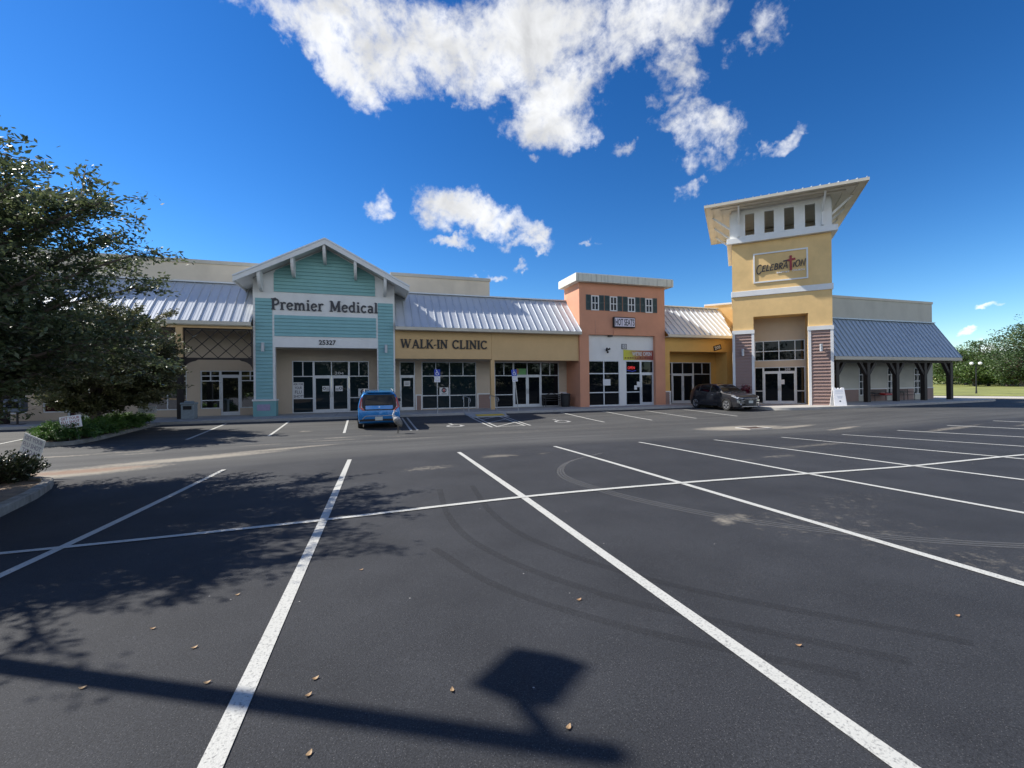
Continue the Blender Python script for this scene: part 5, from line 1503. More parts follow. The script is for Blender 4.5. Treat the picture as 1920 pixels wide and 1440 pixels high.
# ------------------------------------------------------------------ accessible-parking signs
def wheelchair(mb, cx, cz_, s, y):
    ribbon(mb, [(cx + s * .28 * math.cos(a), cz_ + s * (-.16 + .28 * math.sin(a))) for a in np.linspace(R(110), R(375), 14)], .085 * s, y, .003, 0)
    ribbon(mb, [(cx - .07 * s, cz_ + .30 * s), (cx - .04 * s, cz_ - .02 * s), (cx + .20 * s, cz_ - .04 * s), (cx + .32 * s, cz_ - .38 * s)], .085 * s, y, .003, 1)
    ribbon(mb, [(cx - .06 * s, cz_ + .16 * s), (cx + .16 * s, cz_ + .16 * s)], .07 * s, y, .003, 2)
    mb.tube([(cx - .09 * s, y - .004, cz_ + .42 * s), (cx - .09 * s, y, cz_ + .42 * s)], .08 * s, 10)
def park_sign(x, y, lean, label):
    o = thing('parking_sign', label, 'sign', (x, y, .056), 0, 'accessible parking signs along the kerb')
    f = Matrix.Translation((x, y, .056)) @ Matrix.Rotation(R(lean), 4, 'Y')
    mb = MB(f); mb.tube([(0, 0, -.05), (0, 0, 2.42)], .03, 8); mb.build('post', M['steel'], o)
    mb = MB(f); mb.box(-.165, .165, -.045, -.032, 2.08, 2.46); a = mb.build('symbol_panel', M['blue_sign'], o)
    mb = MB(f); wheelchair(mb, 0, 2.27, .30, -.046); mb.build('symbol', M['plastic_white'], a)
    mb = MB(f); mb.box(-.165, .165, -.045, -.032, 1.90, 2.07); b = mb.build('text_panel', M['plastic_white'], o)
    mb = MB(f); text(mb, 'PARKING BY', -.13, .13, 2.01, 2.045, -.0455, .002); text(mb, 'PERMIT ONLY', -.14, .14, 1.945, 1.98, -.0455, .002); mb.build('lettering', M['blue_sign'], b)
    mb = MB(f); mb.box(-.165, .165, -.045, -.032, 1.74, 1.89); b = mb.build('text_panel', M['plastic_white'], o)
    mb = MB(f); text(mb, '$250 FINE', -.12, .12, 1.79, 1.84, -.0455, .002); mb.build('lettering', M['blue_sign'], b)
park_sign(3.86, 25.22, 0, 'upright accessible parking sign post in front of the tan shop window')
park_sign(8.66, 25.22, -6, 'leaning accessible parking sign post in front of the double glass doors')

# handrails at the ramp
def handrail(x, label):
    o = thing('handrail', label, 'handrail', (x, 26.2, .056), 0, 'handrails beside the curb ramp')
    mb = MB()
    mb.tube([(x, 26.9, .055), (x, 26.9, .95)], .022, 8); mb.tube([(x, 25.5, .055), (x, 25.5, .88)], .022, 8)
    mb.build('upright', M['steel'], o)
    mb = MB(); mb.tube(smooth([(x, 27.05, .74), (x, 27.12, .86), (x, 27.0, .95), (x, 26.6, .94), (x, 25.6, .88), (x, 25.25, .84), (x, 25.12, .74), (x, 25.2, .62), (x, 25.5, .62)], 5), .022, 8)
    mb.build('rail', M['steel'], o)
handrail(5.72, 'looped steel handrail in front of the tan shop window')
handrail(7.42, 'looped steel handrail beside the tan column')

# ------------------------------------------------------------------ bins, bench, folding sign, kiosk
o = thing('litter_bin', 'square grey concrete litter bin beside the dark porch post', 'bin', (-8.42, 26.5, .056))
mb = MB(); mb.box(-8.70, -8.14, 26.22, 26.78, .056, .80); mb.build('bin_body', M['grey_bin'], o, bevel=.03)
mb = MB(); mb.box(-8.73, -8.11, 26.19, 26.81, .80, .90); mb.box(-8.60, -8.24, 26.32, 26.68, .90, .97); mb.build('lid', mat('grey_bin_lid', (.24, .29, .31), .5), o, bevel=.03)
mb = MB(); mb.box(-8.60, -8.24, 26.21, 26.22, .55, .73); mb.build('opening', M['black'], o)
o = thing('trash_can', 'black round trash can against the peach pier', 'bin', (13.05, 28.0, .056))
mb = MB(); mb.lathe((13.05, 28.0, .056), [(.27, 0), (.29, .05), (.34, .80), (.33, .80)], 20); mb.build('barrel', M['trim_black'], o, smooth=True)
mb = MB(); mb.lathe((13.05, 28.0, .856), [(.36, 0), (.37, .06), (.30, .10), (.18, .10), (.17, .03)], 20); mb.build('lid', M['trim_black'], o, smooth=True)
mb = MB(); mb.lathe((13.05, 28.0, .90), [(.19, .055), (.24, .075), (.10, .11)], 14); mb.build('bag', M['plastic_white'], o, smooth=True)

def bench(name, label, cx, cy, wdt, cushion=None, arms=True, arch=False):
    o = thing(name, label, 'bench', (cx, cy, .056))
    mb = MB()
    for i in range(4): mb.box(cx - wdt / 2, cx + wdt / 2, cy - .22 + i * .11, cy - .22 + i * .11 + .08, .46, .485)
    mb.build('seat', M['trim_black'], o)
    mb = MB()
    for i in range(3): mb.box(cx - wdt / 2, cx + wdt / 2, cy + .25, cy + .275, .58 + i * .12, .58 + i * .12 + .06)
    if arch: mb.tube(smooth([(cx - wdt / 2, cy + .26, .86), (cx - wdt / 4, cy + .26, .90), (cx, cy + .26, .99), (cx + wdt / 4, cy + .26, .90), (cx + wdt / 2, cy + .26, .86)], 5), .02, 6)
    mb.build('backrest', M['trim_black'], o)
    for s_ in (-1, 1):
        x = cx + s_ * (wdt / 2 - .03)
        mb = MB(); mb.tube([(x, cy - .22, .056), (x, cy - .22, .68), (x, cy + .25, .70)], .02, 6); mb.tube([(x, cy + .24, .056), (x, cy + .27, .92)], .02, 6); mb.build('leg', M['trim_black'], o)
    if cushion is not None:
        mb = MB(); mb.obox((cx + cushion, cy - .02, .57), (.40, 0, 0), (0, .22, .02), (0, 0, .075)); mb.build('cushion', M['red'], o, bevel=.06)
    return o
bench('metal_bench', 'black metal bench with an arched back in front of the tan shop window', 12.45, 28.75, 1.35, arch=True)
bench('porch_bench', 'dark porch bench with a red cushion between the timber posts', 37.05, 23.45, 2.0, .55)
bench('porch_bench', 'bare dark porch bench to the right of the red cushion', 39.9, 23.45, 1.3)

def lantern(x, label):
    o = thing('hanging_lantern', label, 'lantern', (x, 23.2, 1.95), 0, 'lanterns hanging under the timber porch')
    mb = MB(); mb.tube([(x, 23.2, 2.28), (x, 23.2, 3.06)], .012, 5); mb.build('chain', M['black'], o)
    mb = MB(); mb.lathe((x, 23.2, 2.12), [(.03, .20), (.06, .17), (.17, .03), (.17, 0)], 8); mb.build('hood', M['black'], o)
    mb = MB(); mb.lathe((x, 23.2, 1.80), [(.07, 0), (.12, .04), (.13, .32)], 10); mb.build('glass_shade', M['plastic_white'], o, smooth=True)
lantern(35.35, 'white lantern by the first porch window, beside the tower')
lantern(38.35, 'white lantern by the middle porch window, above the red cushion')
lantern(41.4, 'white lantern by the last porch window, nearest the end post')

AF = thing('folding_sign', 'white plastic folding sign on the sidewalk beside the tower pier', 'sign', (28.15, 20.25, .056), R(-32))
fr = W[AF]
mb = MB(fr)
def af_panel(sg):
    mb = MB(fr)
    P = [(-.34, sg * .34, 0), (.34, sg * .34, 0), (.30, sg * .05, 1.12), (.17, sg * .05, 1.12), (.12, sg * .07, 1.04), (-.12, sg * .07, 1.04), (-.17, sg * .05, 1.12), (-.30, sg * .05, 1.12)]
    plate3(mb, P, (0, -sg, .1), .045)
    return mb.build('panel', M['plastic_white'], AF)
pf = af_panel(-1); af_panel(1)
mb = MB(fr); mb.tube([(-.05, 0, 1.07), (.05, 0, 1.07)], .035, 8); mb.build('hinge', M['plastic_white'], AF)
f2 = fr @ Matrix.Translation((0, -.34, 0)) @ Matrix.Rotation(math.atan2(-.29, 1.12), 4, 'X')
mb = MB(f2)
for z, a, b_ in ((.97, -.20, .20), (.90, -.22, .22), (.80, -.22, .22), (.60, -.16, .16), (.54, -.13, .13), (.48, -.10, .10)):
    mb.box(a, b_, -.004, .0, z, z + .025)
mb.build('faint_print', mat('pale_grey_print', (.55, .58, .64), .6), pf)
mb = MB(f2); mb.box(-.04, .04, -.005, 0, .26, .33); mb.build('stamp', M['navy'], pf)

o = thing('vending_kiosk', 'dark red kiosk on the sidewalk at the far end of the shaded porch', 'kiosk', (-16.75, 26.3, .056))
mb = MB(); mb.box(-17.5, -16.05, 25.9, 26.7, .056, 1.32); mb.build('cabinet', M['kiosk'], o, bevel=.03)
mb = MB(); mb.box(-17.45, -16.10, 25.86, 25.9, 1.05, 1.28); mb.build('header', M['red'], o)
mb = MB(); mb.box(-16.5, -16.15, 25.88, 25.899, .45, .95); mb.build('poster_panel', M['paper'], o)
o = thing('news_box', 'blue-grey news box on a thin pedestal under the tree branches', 'news box', (-15.15, 26.3, .056))
mb = MB(); mb.tube([(-15.0, 26.3, .05), (-15.0, 26.3, .62)], .04, 8); mb.box(-15.2, -14.8, 26.1, 26.5, .056, .08); mb.build('pedestal', M['trim_black'], o)
mb = MB(); mb.box(-15.36, -14.72, 26.05, 26.5, .62, 1.22); mb.build('cabinet', mat('blue_grey_box', (.10, .13, .17), .5), o, bevel=.04)
mb = MB(); mb.box(-15.26, -14.82, 26.03, 26.049, .80, 1.10); mb.build('window', M['glass'], o)

# ------------------------------------------------------------------ drain
o = thing('storm_drain', 'rusty storm drain grate set in sandy asphalt', 'drain', (15.7, 14.9, g(15.7, 14.9)))
z = g(15.7, 14.9) + .012
mb = MB()
for a, b_, c, d in ((15.1, 16.3, 14.5, 14.58), (15.1, 16.3, 15.22, 15.3), (15.1, 15.18, 14.58, 15.22), (16.22, 16.3, 14.58, 15.22)): mb.box(a, b_, c, d, z - .03, z + .02)
mb.build('frame', M['concrete_curb'], o)
mb = MB()
for i in range(14): mb.box(15.19 + i * .074, 15.225 + i * .074, 14.58, 15.22, z - .02, z + .008)
mb.build('grate', mat('rusty_iron', (.06, .035, .025), .8, .2, 10), o)
mb = MB(); mb.box(15.18, 16.22, 14.58, 15.22, z - .03, z - .024); mb.build('pit', M['black'], o)

# ------------------------------------------------------------------ foliage helpers
def leaf_cloud(pts, L_, Wd, flat=.0, jit=.35, dirs=None):
    """diamond leaves at pts -> verts, faces (numpy)"""
    n = len(pts)
    a = rng.normal(size=(n, 3))
    if dirs is not None: a = a * .6 + dirs
    a[:, 2] *= (1 - flat)
    a /= np.linalg.norm(a, axis=1, keepdims=True)
    b = rng.normal(size=(n, 3)); b[:, 2] *= (1 - flat)
    b -= a * (a * b).sum(1, keepdims=True); b /= np.linalg.norm(b, axis=1, keepdims=True)
    s_ = rng.uniform(1 - jit, 1 + jit, (n, 1))
    a = a * s_ * L_ / 2; b = b * s_ * Wd / 2
    v = np.stack([pts - a, pts + b - a * .15, pts + a, pts - b - a * .15], 1).reshape(-1, 3)
    f = np.arange(4 * n).reshape(n, 4)
    return v, f
def mesh_np(name, v, f, m, parent=None, label=None, cat=None, group=None, kind=None):
    if parent is not None:
        wi = np.array(W[parent].inverted()); v = v @ wi[:3, :3].T + wi[:3, 3]
    me_ = bpy.data.meshes.new(name)
    me_.vertices.add(len(v)); me_.vertices.foreach_set('co', np.ascontiguousarray(v, np.float32).ravel())
    k = f.shape[1]
    me_.loops.add(f.size); me_.loops.foreach_set('vertex_index', f.ravel().astype(np.int32))
    me_.polygons.add(len(f)); me_.polygons.foreach_set('loop_start', (np.arange(len(f)) * k).astype(np.int32))
    me_.update(calc_edges=True)
    me_.materials.append(m)
    o = bpy.data.objects.new(name, me_); COL.objects.link(o)
    W[o] = Matrix()
    if parent is not None:
        o.parent = parent; W[o] = W[parent].copy(); kids.setdefault(parent, []).append(o)
    return tag(o, label, cat, group, kind)

def broad_tree(name, label, base, ctr, rad, nlimb, ntwig, nleaf, leaf, lm, trunk_r=.16, h0=1.3, lump=.25, twl=(.45, 1.0), flat=.35, droop=.12, group=None, low=-1.0, zmin=None):
    o = thing(name, label, 'tree', base, 0, group)
    base = np.array(base); ctr = np.array(ctr); rad = np.array(rad)
    wood = MB()
    top = ctr + [0, 0, rad[2] * .55]
    mid = (base + top) / 2 + np.array([.1, -.05, 0])
    wood.tube([base - [0, 0, .2], base + [0, 0, .15], base * .6 + mid * .4, mid, top], [trunk_r * 1.35, trunk_r * 1.1, trunk_r, trunk_r * .75, trunk_r * .25], 10)
    P, D = [], []
    for i in range(nlimb):
        d = rng.normal(size=3); d /= np.linalg.norm(d)
        if d[2] < low: d[2] = -d[2] * .5
        d /= np.linalg.norm(d)
        lum = 1 + lump * math.sin(3.1 * d[0] + 1.3 * i) * math.cos(2.7 * d[1] + 5 * d[2])
        end = ctr + d * rad * lum * rng.uniform(.72, 1.0)
        hz = np.clip((end[2] - base[2]) * rng.uniform(.35, .6), h0 * .7, None)
        f_ = min(1, hz / (top[2] - base[2]))
        s0 = base + (top - base) * f_
        ctl = s0 * .45 + end * .55 + np.array([0, 0, rng.uniform(.05, .35)])
        limb = [(1 - t) ** 2 * s0 + 2 * (1 - t) * t * ctl + t * t * end for t in np.linspace(0, 1, 7)]
        r0 = trunk_r * .38
        wood.tube(limb, list(np.linspace(r0, .012, 7)), 6, cap=False)
        ldir = (end - s0) / np.linalg.norm(end - s0)
        for j in range(ntwig):
            t = rng.uniform(.30, 1.0) ** .8
            p0 = (1 - t) ** 2 * s0 + 2 * (1 - t) * t * ctl + t * t * end
            td = ldir * .8 + rng.normal(size=3) * [.75, .75, .38]; td /= np.linalg.norm(td)
            ln = rng.uniform(*twl)
            p1 = p0 + td * ln - np.array([0, 0, droop * ln])
            if zmin is not None: p1[2] = max(p1[2], base[2] + zmin); p0 = np.array([p0[0], p0[1], max(p0[2], base[2] + zmin)])
            wood.tube([p0, (p0 + p1) / 2 + [0, 0, .03], p1], [.010, .006, .003], 4, cap=False)
            k = nleaf
            u = rng.uniform(.05, 1.08, (k, 1))
            q = p0 + (p1 - p0) * u + rng.normal(size=(k, 3)) * [.075, .075, .05]
            P.append(q); D.append(np.repeat(td[None] * .7, k, 0))
    wood.build('trunk', M['bark'], o, smooth=True)
    v, f = leaf_cloud(np.concatenate(P), leaf[0], leaf[1], flat, .35, np.concatenate(D))
    mesh_np('crown', v, f, lm, o)
    return o

def clump_tree(name, label, base, h, r, n, leaf, lm, trunk_r=.2, shape='round', group=None):
    """distant tree: trunk, limbs and clumps of leaves through the crown"""
    o = thing(name, label, 'tree', base, 0, group)
    base = np.array(base, float)
    wood = MB()
    wood.tube([base - [0, 0, .3], base + [.1, 0, h * .4], base + [0, .1, h * .9]], [trunk_r, trunk_r * .7, trunk_r * .2], 8)
    P = []
    for i in range(n):
        d = rng.normal(size=3); d /= np.linalg.norm(d)
        k = rng.uniform(.35, 1) ** .5
        if shape == 'pine':
            hz = h * rng.uniform(.62, 1.0); rr = r * (1.15 - .9 * (hz / h - .62) / .38) * rng.uniform(.3, 1)
            a = rng.uniform(0, 6.28); c = base + [rr * math.cos(a), rr * math.sin(a), hz]
            sc = np.array([.9, .9, .45]) * r * .30
        else:
            c = base + [0, 0, h * .60] + d * k * np.array([r, r, h * .42])
            sc = np.array([1, 1, .8]) * r * rng.uniform(.20, .36)
        s0 = base + [0, 0, min(c[2] - base[2], h * .85) * .7]
        wood.tube([s0, (s0 + c) / 2 + [0, 0, .2], c], [trunk_r * .3, trunk_r * .16, .02], 5, cap=False)
        q = rng.normal(size=(60, 3)); q /= np.linalg.norm(q, axis=1, keepdims=True); q *= rng.uniform(.4, 1, (60, 1)) ** .5
        P.append(c + q * sc)
    wood.build('trunk', M['bark'], o, smooth=True)
    v, f = leaf_cloud(np.concatenate(P), leaf, leaf * .6, .3)
    mesh_np('crown', v, f, lm, o)
    return o

# ------------------------------------------------------------------ planting islands
M['island_kerb'] = mat('weathered_kerb_concrete', (0.27, 0.26, 0.235), 0.9, 0.3, 4, 0.4, 60, streak=0.3)
def island(name, poly, z_top, soil, label):
    mb = MB(); P = poly
    n = len(P)
    zs_ = [min(g(x, y) for x, y in P)] * n
    ins = []
    c = np.mean(P, 0)
    A = np.array(P, float)
    for i in range(n):
        e0 = A[i] - A[i - 1]; e1 = A[(i + 1) % n] - A[i]
        n0 = np.array([-e0[1], e0[0]]) / np.hypot(*e0); n1 = np.array([-e1[1], e1[0]]) / np.hypot(*e1)
        b_ = n0 + n1; b_ /= np.hypot(*b_)
        ins.append(tuple(A[i] + b_ * .16 / max(.5, b_ @ n0)))
    gh = [g(x, y) for x, y in P]
    vs = [(x, y, h - .2) for (x, y), h in zip(P, gh)] + [(x * .999 + c[0] * .001, y * .999 + c[1] * .001, h + z_top - .02) for (x, y), h in zip(P, gh)] + \
         [(x + (a - x) * .15, y + (b_ - y) * .15, h + z_top) for (x, y), (a, b_), h in zip(P, ins, gh)] + [(a, b_, h + z_top) for (a, b_), h in zip(ins, gh)] + [(a, b_, h - .1) for (a, b_), h in zip(ins, gh)]
    fs = []
    for k in range(4):
        for i in range(n):
            j = (i + 1) % n
            fs.append((k * n + i, k * n + j, (k + 1) * n + j, (k + 1) * n + i))
    mb.add(vs, fs); mb.build('island_kerb', M['island_kerb'], label=label + ' kerb', kind='structure', smooth=True)
    mb = MB(); mb.add([(a, b_, h + z_top - .05) for (a, b_), h in zip(ins, gh)], [tuple(range(n))])
    mb.build('island_soil', soil, label=label + ' soil', kind='structure')
M['soil'] = mat('sandy_mulch_soil', (.20, .145, .095), .95, .4, 5, .6, 30)
def dens(pts, step=.6):
    o = []
    for a, b_ in zip(pts, pts[1:] + pts[:1]):
        n = max(1, int(math.dist(a, b_) / step))
        for k in range(n): o.append((a[0] + (b_[0] - a[0]) * k / n, a[1] + (b_[1] - a[1]) * k / n))
    return o
isl1 = [(-9.5, -3), (-4.9, -3), (-4.85, 2), (-4.9, 6.4), (-5.05, 8.4), (-5.45, 10.0), (-5.82, 11.1), (-6.1, 11.7), (-6.5, 12.05), (-7.2, 12.25), (-9.5, 12.35)]
island('island', dens(isl1, 1.0), .14, M['soil'], 'near planting island')
isl2 = [(-10.75, 19.7), (-10.45, 19.3), (-9.95, 19.15), (-9.55, 19.4), (-9.3, 20.2), (-9.1, 24.9), (-11.2, 24.9), (-11.1, 21.0)]
island('island', dens(isl2, 1.0), .14, M['soil'], 'juniper planting island')

oak = broad_tree('oak_tree', 'large leafy oak with spreading grey-green sprays at the edge of the lot', (-7.6, 9.7, g(-7.6, 9.7) + .1), (-7.3, 9.35, 3.4), (3.75, 3.9, 2.4), 170, 18, 84, (.088, .038), M['oak_leaf'], .15, 1.2, .20, (.5, 1.15), .25, .15, zmin=1.30)
myr = broad_tree('myrtle_tree', 'bronze-green small tree growing out of the juniper island', (-10.35, 22.2, g(-10.3, 22.2) + .1), (-9.9, 22.0, 3.0), (2.6, 2.4, 2.3), 100, 14, 80, (.115, .048), M['myrtle_leaf'], .09, .8, .2, (.4, .8), .2, .05, zmin=.75)

def shrub(name, label, cx, cy, z, r, h, n, leaf, lm, cat='shrub', group=None, spread=1.0):
    o = thing(name, label, cat, (cx, cy, z), 0, group)
    wood = MB(); P = []; D = []
    for i in range(n):
        a = rng.uniform(0, 6.28); k = rng.uniform(.15, 1) ** .6
        e = np.array([cx + r * k * math.cos(a) * spread, cy + r * k * math.sin(a), z + h * math.sqrt(max(.05, 1 - k * k * .85)) * rng.uniform(.7, 1.05)])
        s0 = np.array([cx + (e[0] - cx) * .3, cy + (e[1] - cy) * .3, z])
        wood.tube([s0, (s0 + e) / 2, e], [.012, .008, .003], 4, cap=False)
        u = rng.uniform(.25, 1.05, (34, 1))
        P.append(s0 + (e - s0) * u + rng.normal(size=(34, 3)) * .045); D.append(np.repeat(((e - s0) / np.linalg.norm(e - s0))[None], 34, 0))
    wood.build('stem', M['bark'], o)
    v, f = leaf_cloud(np.concatenate(P), leaf[0], leaf[1], .1, .35, np.concatenate(D))
    mesh_np('foliage', v, f, lm, o)
    return o
shrub('round_shrub', 'small round glossy shrub on the kerbed island at the edge of the lot', -6.98, 11.85, g(-7, 11.9) + .1, .62, .62, 170, (.07, .032), M['bush_leaf'])
# junipers: low arching plants that fill the island, ten plants
jl = ['spreading juniper at the near corner of the kerbed juniper island', 'low juniper just left of the yard sign in the hedge', 'sunlit juniper in front of the small yard sign', 'bright juniper tips in the middle of the hedge row',
      'juniper under the branches of the bronze-green tree', 'broad juniper on the lot side of the hedge', 'dark juniper half way along the hedge', 'juniper beside the second yard sign', 'tall juniper clump behind the second yard sign', 'last juniper of the hedge next to the porch sidewalk']
jp = [(-10.25, 19.75), (-9.75, 20.0), (-10.5, 20.5), (-9.65, 20.9), (-10.55, 21.5), (-9.6, 21.8), (-9.55, 22.7), (-10.5, 22.8), (-9.5, 23.6), (-10.3, 24.2)]
for (x, y), lb in zip(jp, jl):
    o = thing('juniper_shrub', lb, 'shrub', (x, y, g(x, y) + .1), 0, 'junipers in the hedge island')
    P, D = [], []
    wood = MB()
    z0 = g(x, y) + .1
    for i in range(95):
        a = rng.uniform(0, 6.28); k = rng.uniform(.3, 1)
        e = np.array([x + .78 * k * math.cos(a), y + .78 * k * math.sin(a), z0 + rng.uniform(.14, .74) * (1.12 - .55 * k)])
        s0 = np.array([x, y, z0 + .02]); c = (s0 + e) / 2 + [0, 0, .18]
        if i % 3 == 0: wood.tube([s0, c, e], [.012, .008, .003], 4, cap=False)
        u = rng.uniform(.35, 1.05, (60, 1))
        P.append((1 - u) ** 2 * s0 + 2 * u * (1 - u) * c + u * u * e + rng.normal(size=(60, 3)) * .035)
        dd_ = (e - c) / np.linalg.norm(e - c); D.append(np.repeat(dd_[None] * 1.5, 60, 0))
    wood.build('stem', M['bark'], o)
    v, f = leaf_cloud(np.concatenate(P), .085, .024, .0, .3, np.concatenate(D))
    mesh_np('foliage', v, f, M['juniper_leaf'], o)
# red-leaved plant behind the dark car
pos = FR @ Vector((.45, -.45, .056))
o = thing('red_plant', 'red-leaved plant in a dark pot against the mauve pier behind the car', 'plant', tuple(pos))
mb = MB(); mb.lathe(tuple(pos), [(.15, 0), (.21, .38), (.23, .40), (.20, .40), (.19, .34)], 16); mb.build('pot', M['trim_black'], o, smooth=True)
mb = MB(); P = []
for i in range(16):
    a = rng.uniform(0, 6.28); e = np.array(pos) + [.34 * math.cos(a) * rng.uniform(.2, 1), .34 * math.sin(a) * rng.uniform(.2, 1), rng.uniform(.85, 1.35)]
    s0 = np.array(pos) + [0, 0, .35]; mb.tube([s0, (s0 + e) / 2 + [0, 0, .1], e], [.012, .008, .004], 4, cap=False)
    P.append(s0 + (e - s0) * rng.uniform(.5, 1.05, (22, 1)) + rng.normal(size=(22, 3)) * .05)
mb.build('stem', M['bark'], o)
v, f = leaf_cloud(np.concatenate(P), .16, .06, .1); mesh_np('foliage', v, f, M['red_leaf'], o)

# ------------------------------------------------------------------ yard signs
def yard_sign(label, x, y, zc, yaw, roll, lines, w=.60, h=.45, mfac='plastic_white', ink='purple_grey'):
    z0 = g(x, y) + .05
    o = thing('yard_sign', label, 'sign', (x, y, z0), 0, 'flu shot yard signs')
    f = Matrix.Translation((x, y, zc)) @ Matrix.Rotation(R(yaw), 4, 'Z') @ Matrix.Rotation(R(roll), 4, 'Y')
    mb = MB(f); mb.box(-w / 2, w / 2, -.006, .006, -h / 2, h / 2); b_ = mb.build('board', M[mfac], o)
    mb = MB(f)
    for s_, a, b2, c, d in lines: text(mb, s_, -w / 2 + a * w, -w / 2 + b2 * w, -h / 2 + c * h, -h / 2 + d * h, -.0065, .002, .006)
    mb.build('lettering', M[ink], b_)
    mb = MB(f)
    L_ = (zc - z0) + .1
    for sx in (-.13, .13): mb.tube([(sx, .012, -L_), (sx, .012, h * .3)], .005, 5)
    mb.build('wire_stake', M['steel'], o)
yard_sign('tilted white yard sign reading FLU SHOT TODAY behind the small round shrub', -7.02, 12.75, .33, -24, 20,
          [('GET YOUR', .07, .93, .72, .92), ('FLU SHOT', .07, .93, .40, .62), ('TODAY', .10, .90, .08, .32)], .54, .46)
yard_sign('white yard sign with red and blue lettering at the sunlit end of the juniper hedge', -9.82, 19.75, .47, -6, -8,
          [('GET YOUR', .07, .93, .70, .92), ('FLU SHOT', .07, .93, .40, .62), ('TODAY', .10, .90, .08, .32)], .64, .42, ink='darkred')
yard_sign('shaded yard sign at the porch end of the juniper hedge', -9.14, 23.8, .70, -4, 1,
          [('FLU SHOT', .07, .93, .55, .85), ('TODAY', .10, .90, .12, .42)], .70, .30)

# ------------------------------------------------------------------ fallen leaves on the near asphalt
def leaf_obj(x, y, s_, rz, lb, curl=.25):
    z = g(x, y) + .004
    mb = MB(Matrix.Translation((x, y, z)) @ Matrix.Rotation(rz, 4, 'Z'))
    n = 7; vs = []
    for i in range(n):
        u = i / (n - 1); wd = .30 * math.sin(math.pi * min(.98, u * .92 + .05)) * s_
        zz = curl * s_ * (2 * u - 1) ** 2
        vs += [((u - .5) * s_, -wd, zz + .2 * wd), ((u - .5) * s_, 0, zz), ((u - .5) * s_, wd, zz + .2 * wd)]
    fs = []
    for i in range(n - 1):
        for k in (0, 1): fs.append((3 * i + k, 3 * i + k + 1, 3 * i + k + 4, 3 * i + k + 3))
    mb.add(vs, fs)
    mb.build('fallen_leaf', M['dry_leaf'], label=lb, cat='leaf', group='dry leaves fallen on the near asphalt')
LV = [(1.50, 3.03, .045, .1, 'orange-brown dry leaf lying flat between the two long bay lines'), (.42, 2.35, .036, 1.4, 'upright tan dry leaf left of the square lamp shadow'),
      (.88, 1.90, .038, .7, 'pale curled dry leaf below the square lamp shadow'), (2.46, 2.03, .038, -.5, 'orange dry leaf to the right of the long diagonal line'),
      (3.76, 1.93, .038, -.2, 'reddish dry leaf near the dusty tyre track'), (-1.05, 3.35, .038, .5, 'tan dry leaf just above the straight pole shadow'),
      (-1.5, 3.1, .038, .1, 'yellow dry leaf inside the pole shadow'), (-1.42, 3.75, .038, 0, 'small yellow star of dry leaf under the tree shadow'), (-.85, 2.9, .038, .2, 'brown dry leaf on the edge of the pole shadow, left of the white line'),
      (-.28, 2.72, .038, .4, 'tan dry leaf touching the pole shadow beside the white line'), (-.30, 2.58, .038, .6, 'curled brown dry leaf in the pole shadow beside the white line'), (-.05, 4.3, .038, .1, 'yellowish dry leaf to the right of the white line'),
      (-1.0, 4.15, .038, .3, 'pale dry leaf near the fringe of the tree shadow'), (-.55, 1.95, .07, .8, 'long pale dry leaf near the bottom of the white line'), (-.25, 2.15, .038, 1.0, 'tiny yellow dry leaf left of the white line foot')]
for a in LV: leaf_obj(*a)

# ------------------------------------------------------------------ light pole (its shadow crosses the near lot)
sun_dir = Vector((.617, -.370, -.694)).normalized()      # direction of travel of the sunlight
bp_ = Vector((-5.45, 5.56, g(-5.45, 5.56) + .14))
tip_g = Vector((.80, 1.80, 0))
hz = (tip_g - bp_).xy.length * -sun_dir.z / sun_dir.xy.length
LP = thing('light_pole', 'tall square light pole with a box floodlight, at the edge of the lot', 'light pole', tuple(bp_))
mb = MB(); mb.tube([bp_ + Vector((0, 0, -.1)), bp_ + Vector((0, 0, .55))], .22, 16); mb.build('base', M['concrete_curb'], LP)
topz = bp_.z + hz
mb = MB(); mb.bar((bp_.x, bp_.y, bp_.z + .5), (bp_.x, bp_.y, topz + .25), .105, .105, (0, 1, 0)); mb.build('pole', M['wood'], LP)
# head: shadow centre on the ground at about (.85, 2.33)
def up(x, y, h):
    k = h / -sun_dir.z
    return Vector((x, y, g(x, y))) - sun_dir * k
hc = up(.86, 2.33, hz - .05)
arm0 = Vector((bp_.x, bp_.y, topz))
d1 = (Vector((sun_dir.x, sun_dir.y, 0))).normalized()
mb = MB(); mb.tube([arm0, arm0.lerp(hc, .5) - Vector((0, 0, .10)), hc - Vector((0, 0, .12))], .045, 8); mb.build('arm', M['wood'], LP)
mb = MB()
q = Vector((.62, -.78, 0)); q2 = Vector((.78, .62, 0))
mb.obox(hc, q2 * .21, q * .11, Vector((0, 0, .115)) + q * .03)
mb.build('lamp_head', M['wood'], LP)

# ------------------------------------------------------------------ far side: kerb road, lawn, trees, street lamp
def polar(az, r): return (r * math.sin(R(az)), r * math.cos(R(az)))
M['grass'] = mat('mown_grass', (.20, .215, .055), .95, .35, .35, .6, 8)
M['pale_road'] = mat('pale_concrete_road', (.46, .43, .37), .9, .12, .5)
mb = MB()
az_ = np.linspace(40, 100, 30)
vs = [(*polar(a, 57), -.06) for a in az_] + [(*polar(a, 64), -.05) for a in az_]
n = len(az_)
mb.add(vs, [(i, i + 1, n + i + 1, n + i) for i in range(n - 1)])
mb.build('road', M['pale_road'], label='pale concrete road beyond the parking lot', kind='structure')
mb = MB()
vs = [(*polar(a, r), z) for r, z in ((66, -.06), (67, .04), (90, .40), (125, .75), (400, 2.5)) for a in az_]
mb.add(vs, [(k * n + i, k * n + i + 1, (k + 1) * n + i + 1, (k + 1) * n + i) for k in range(4) for i in range(n - 1)])
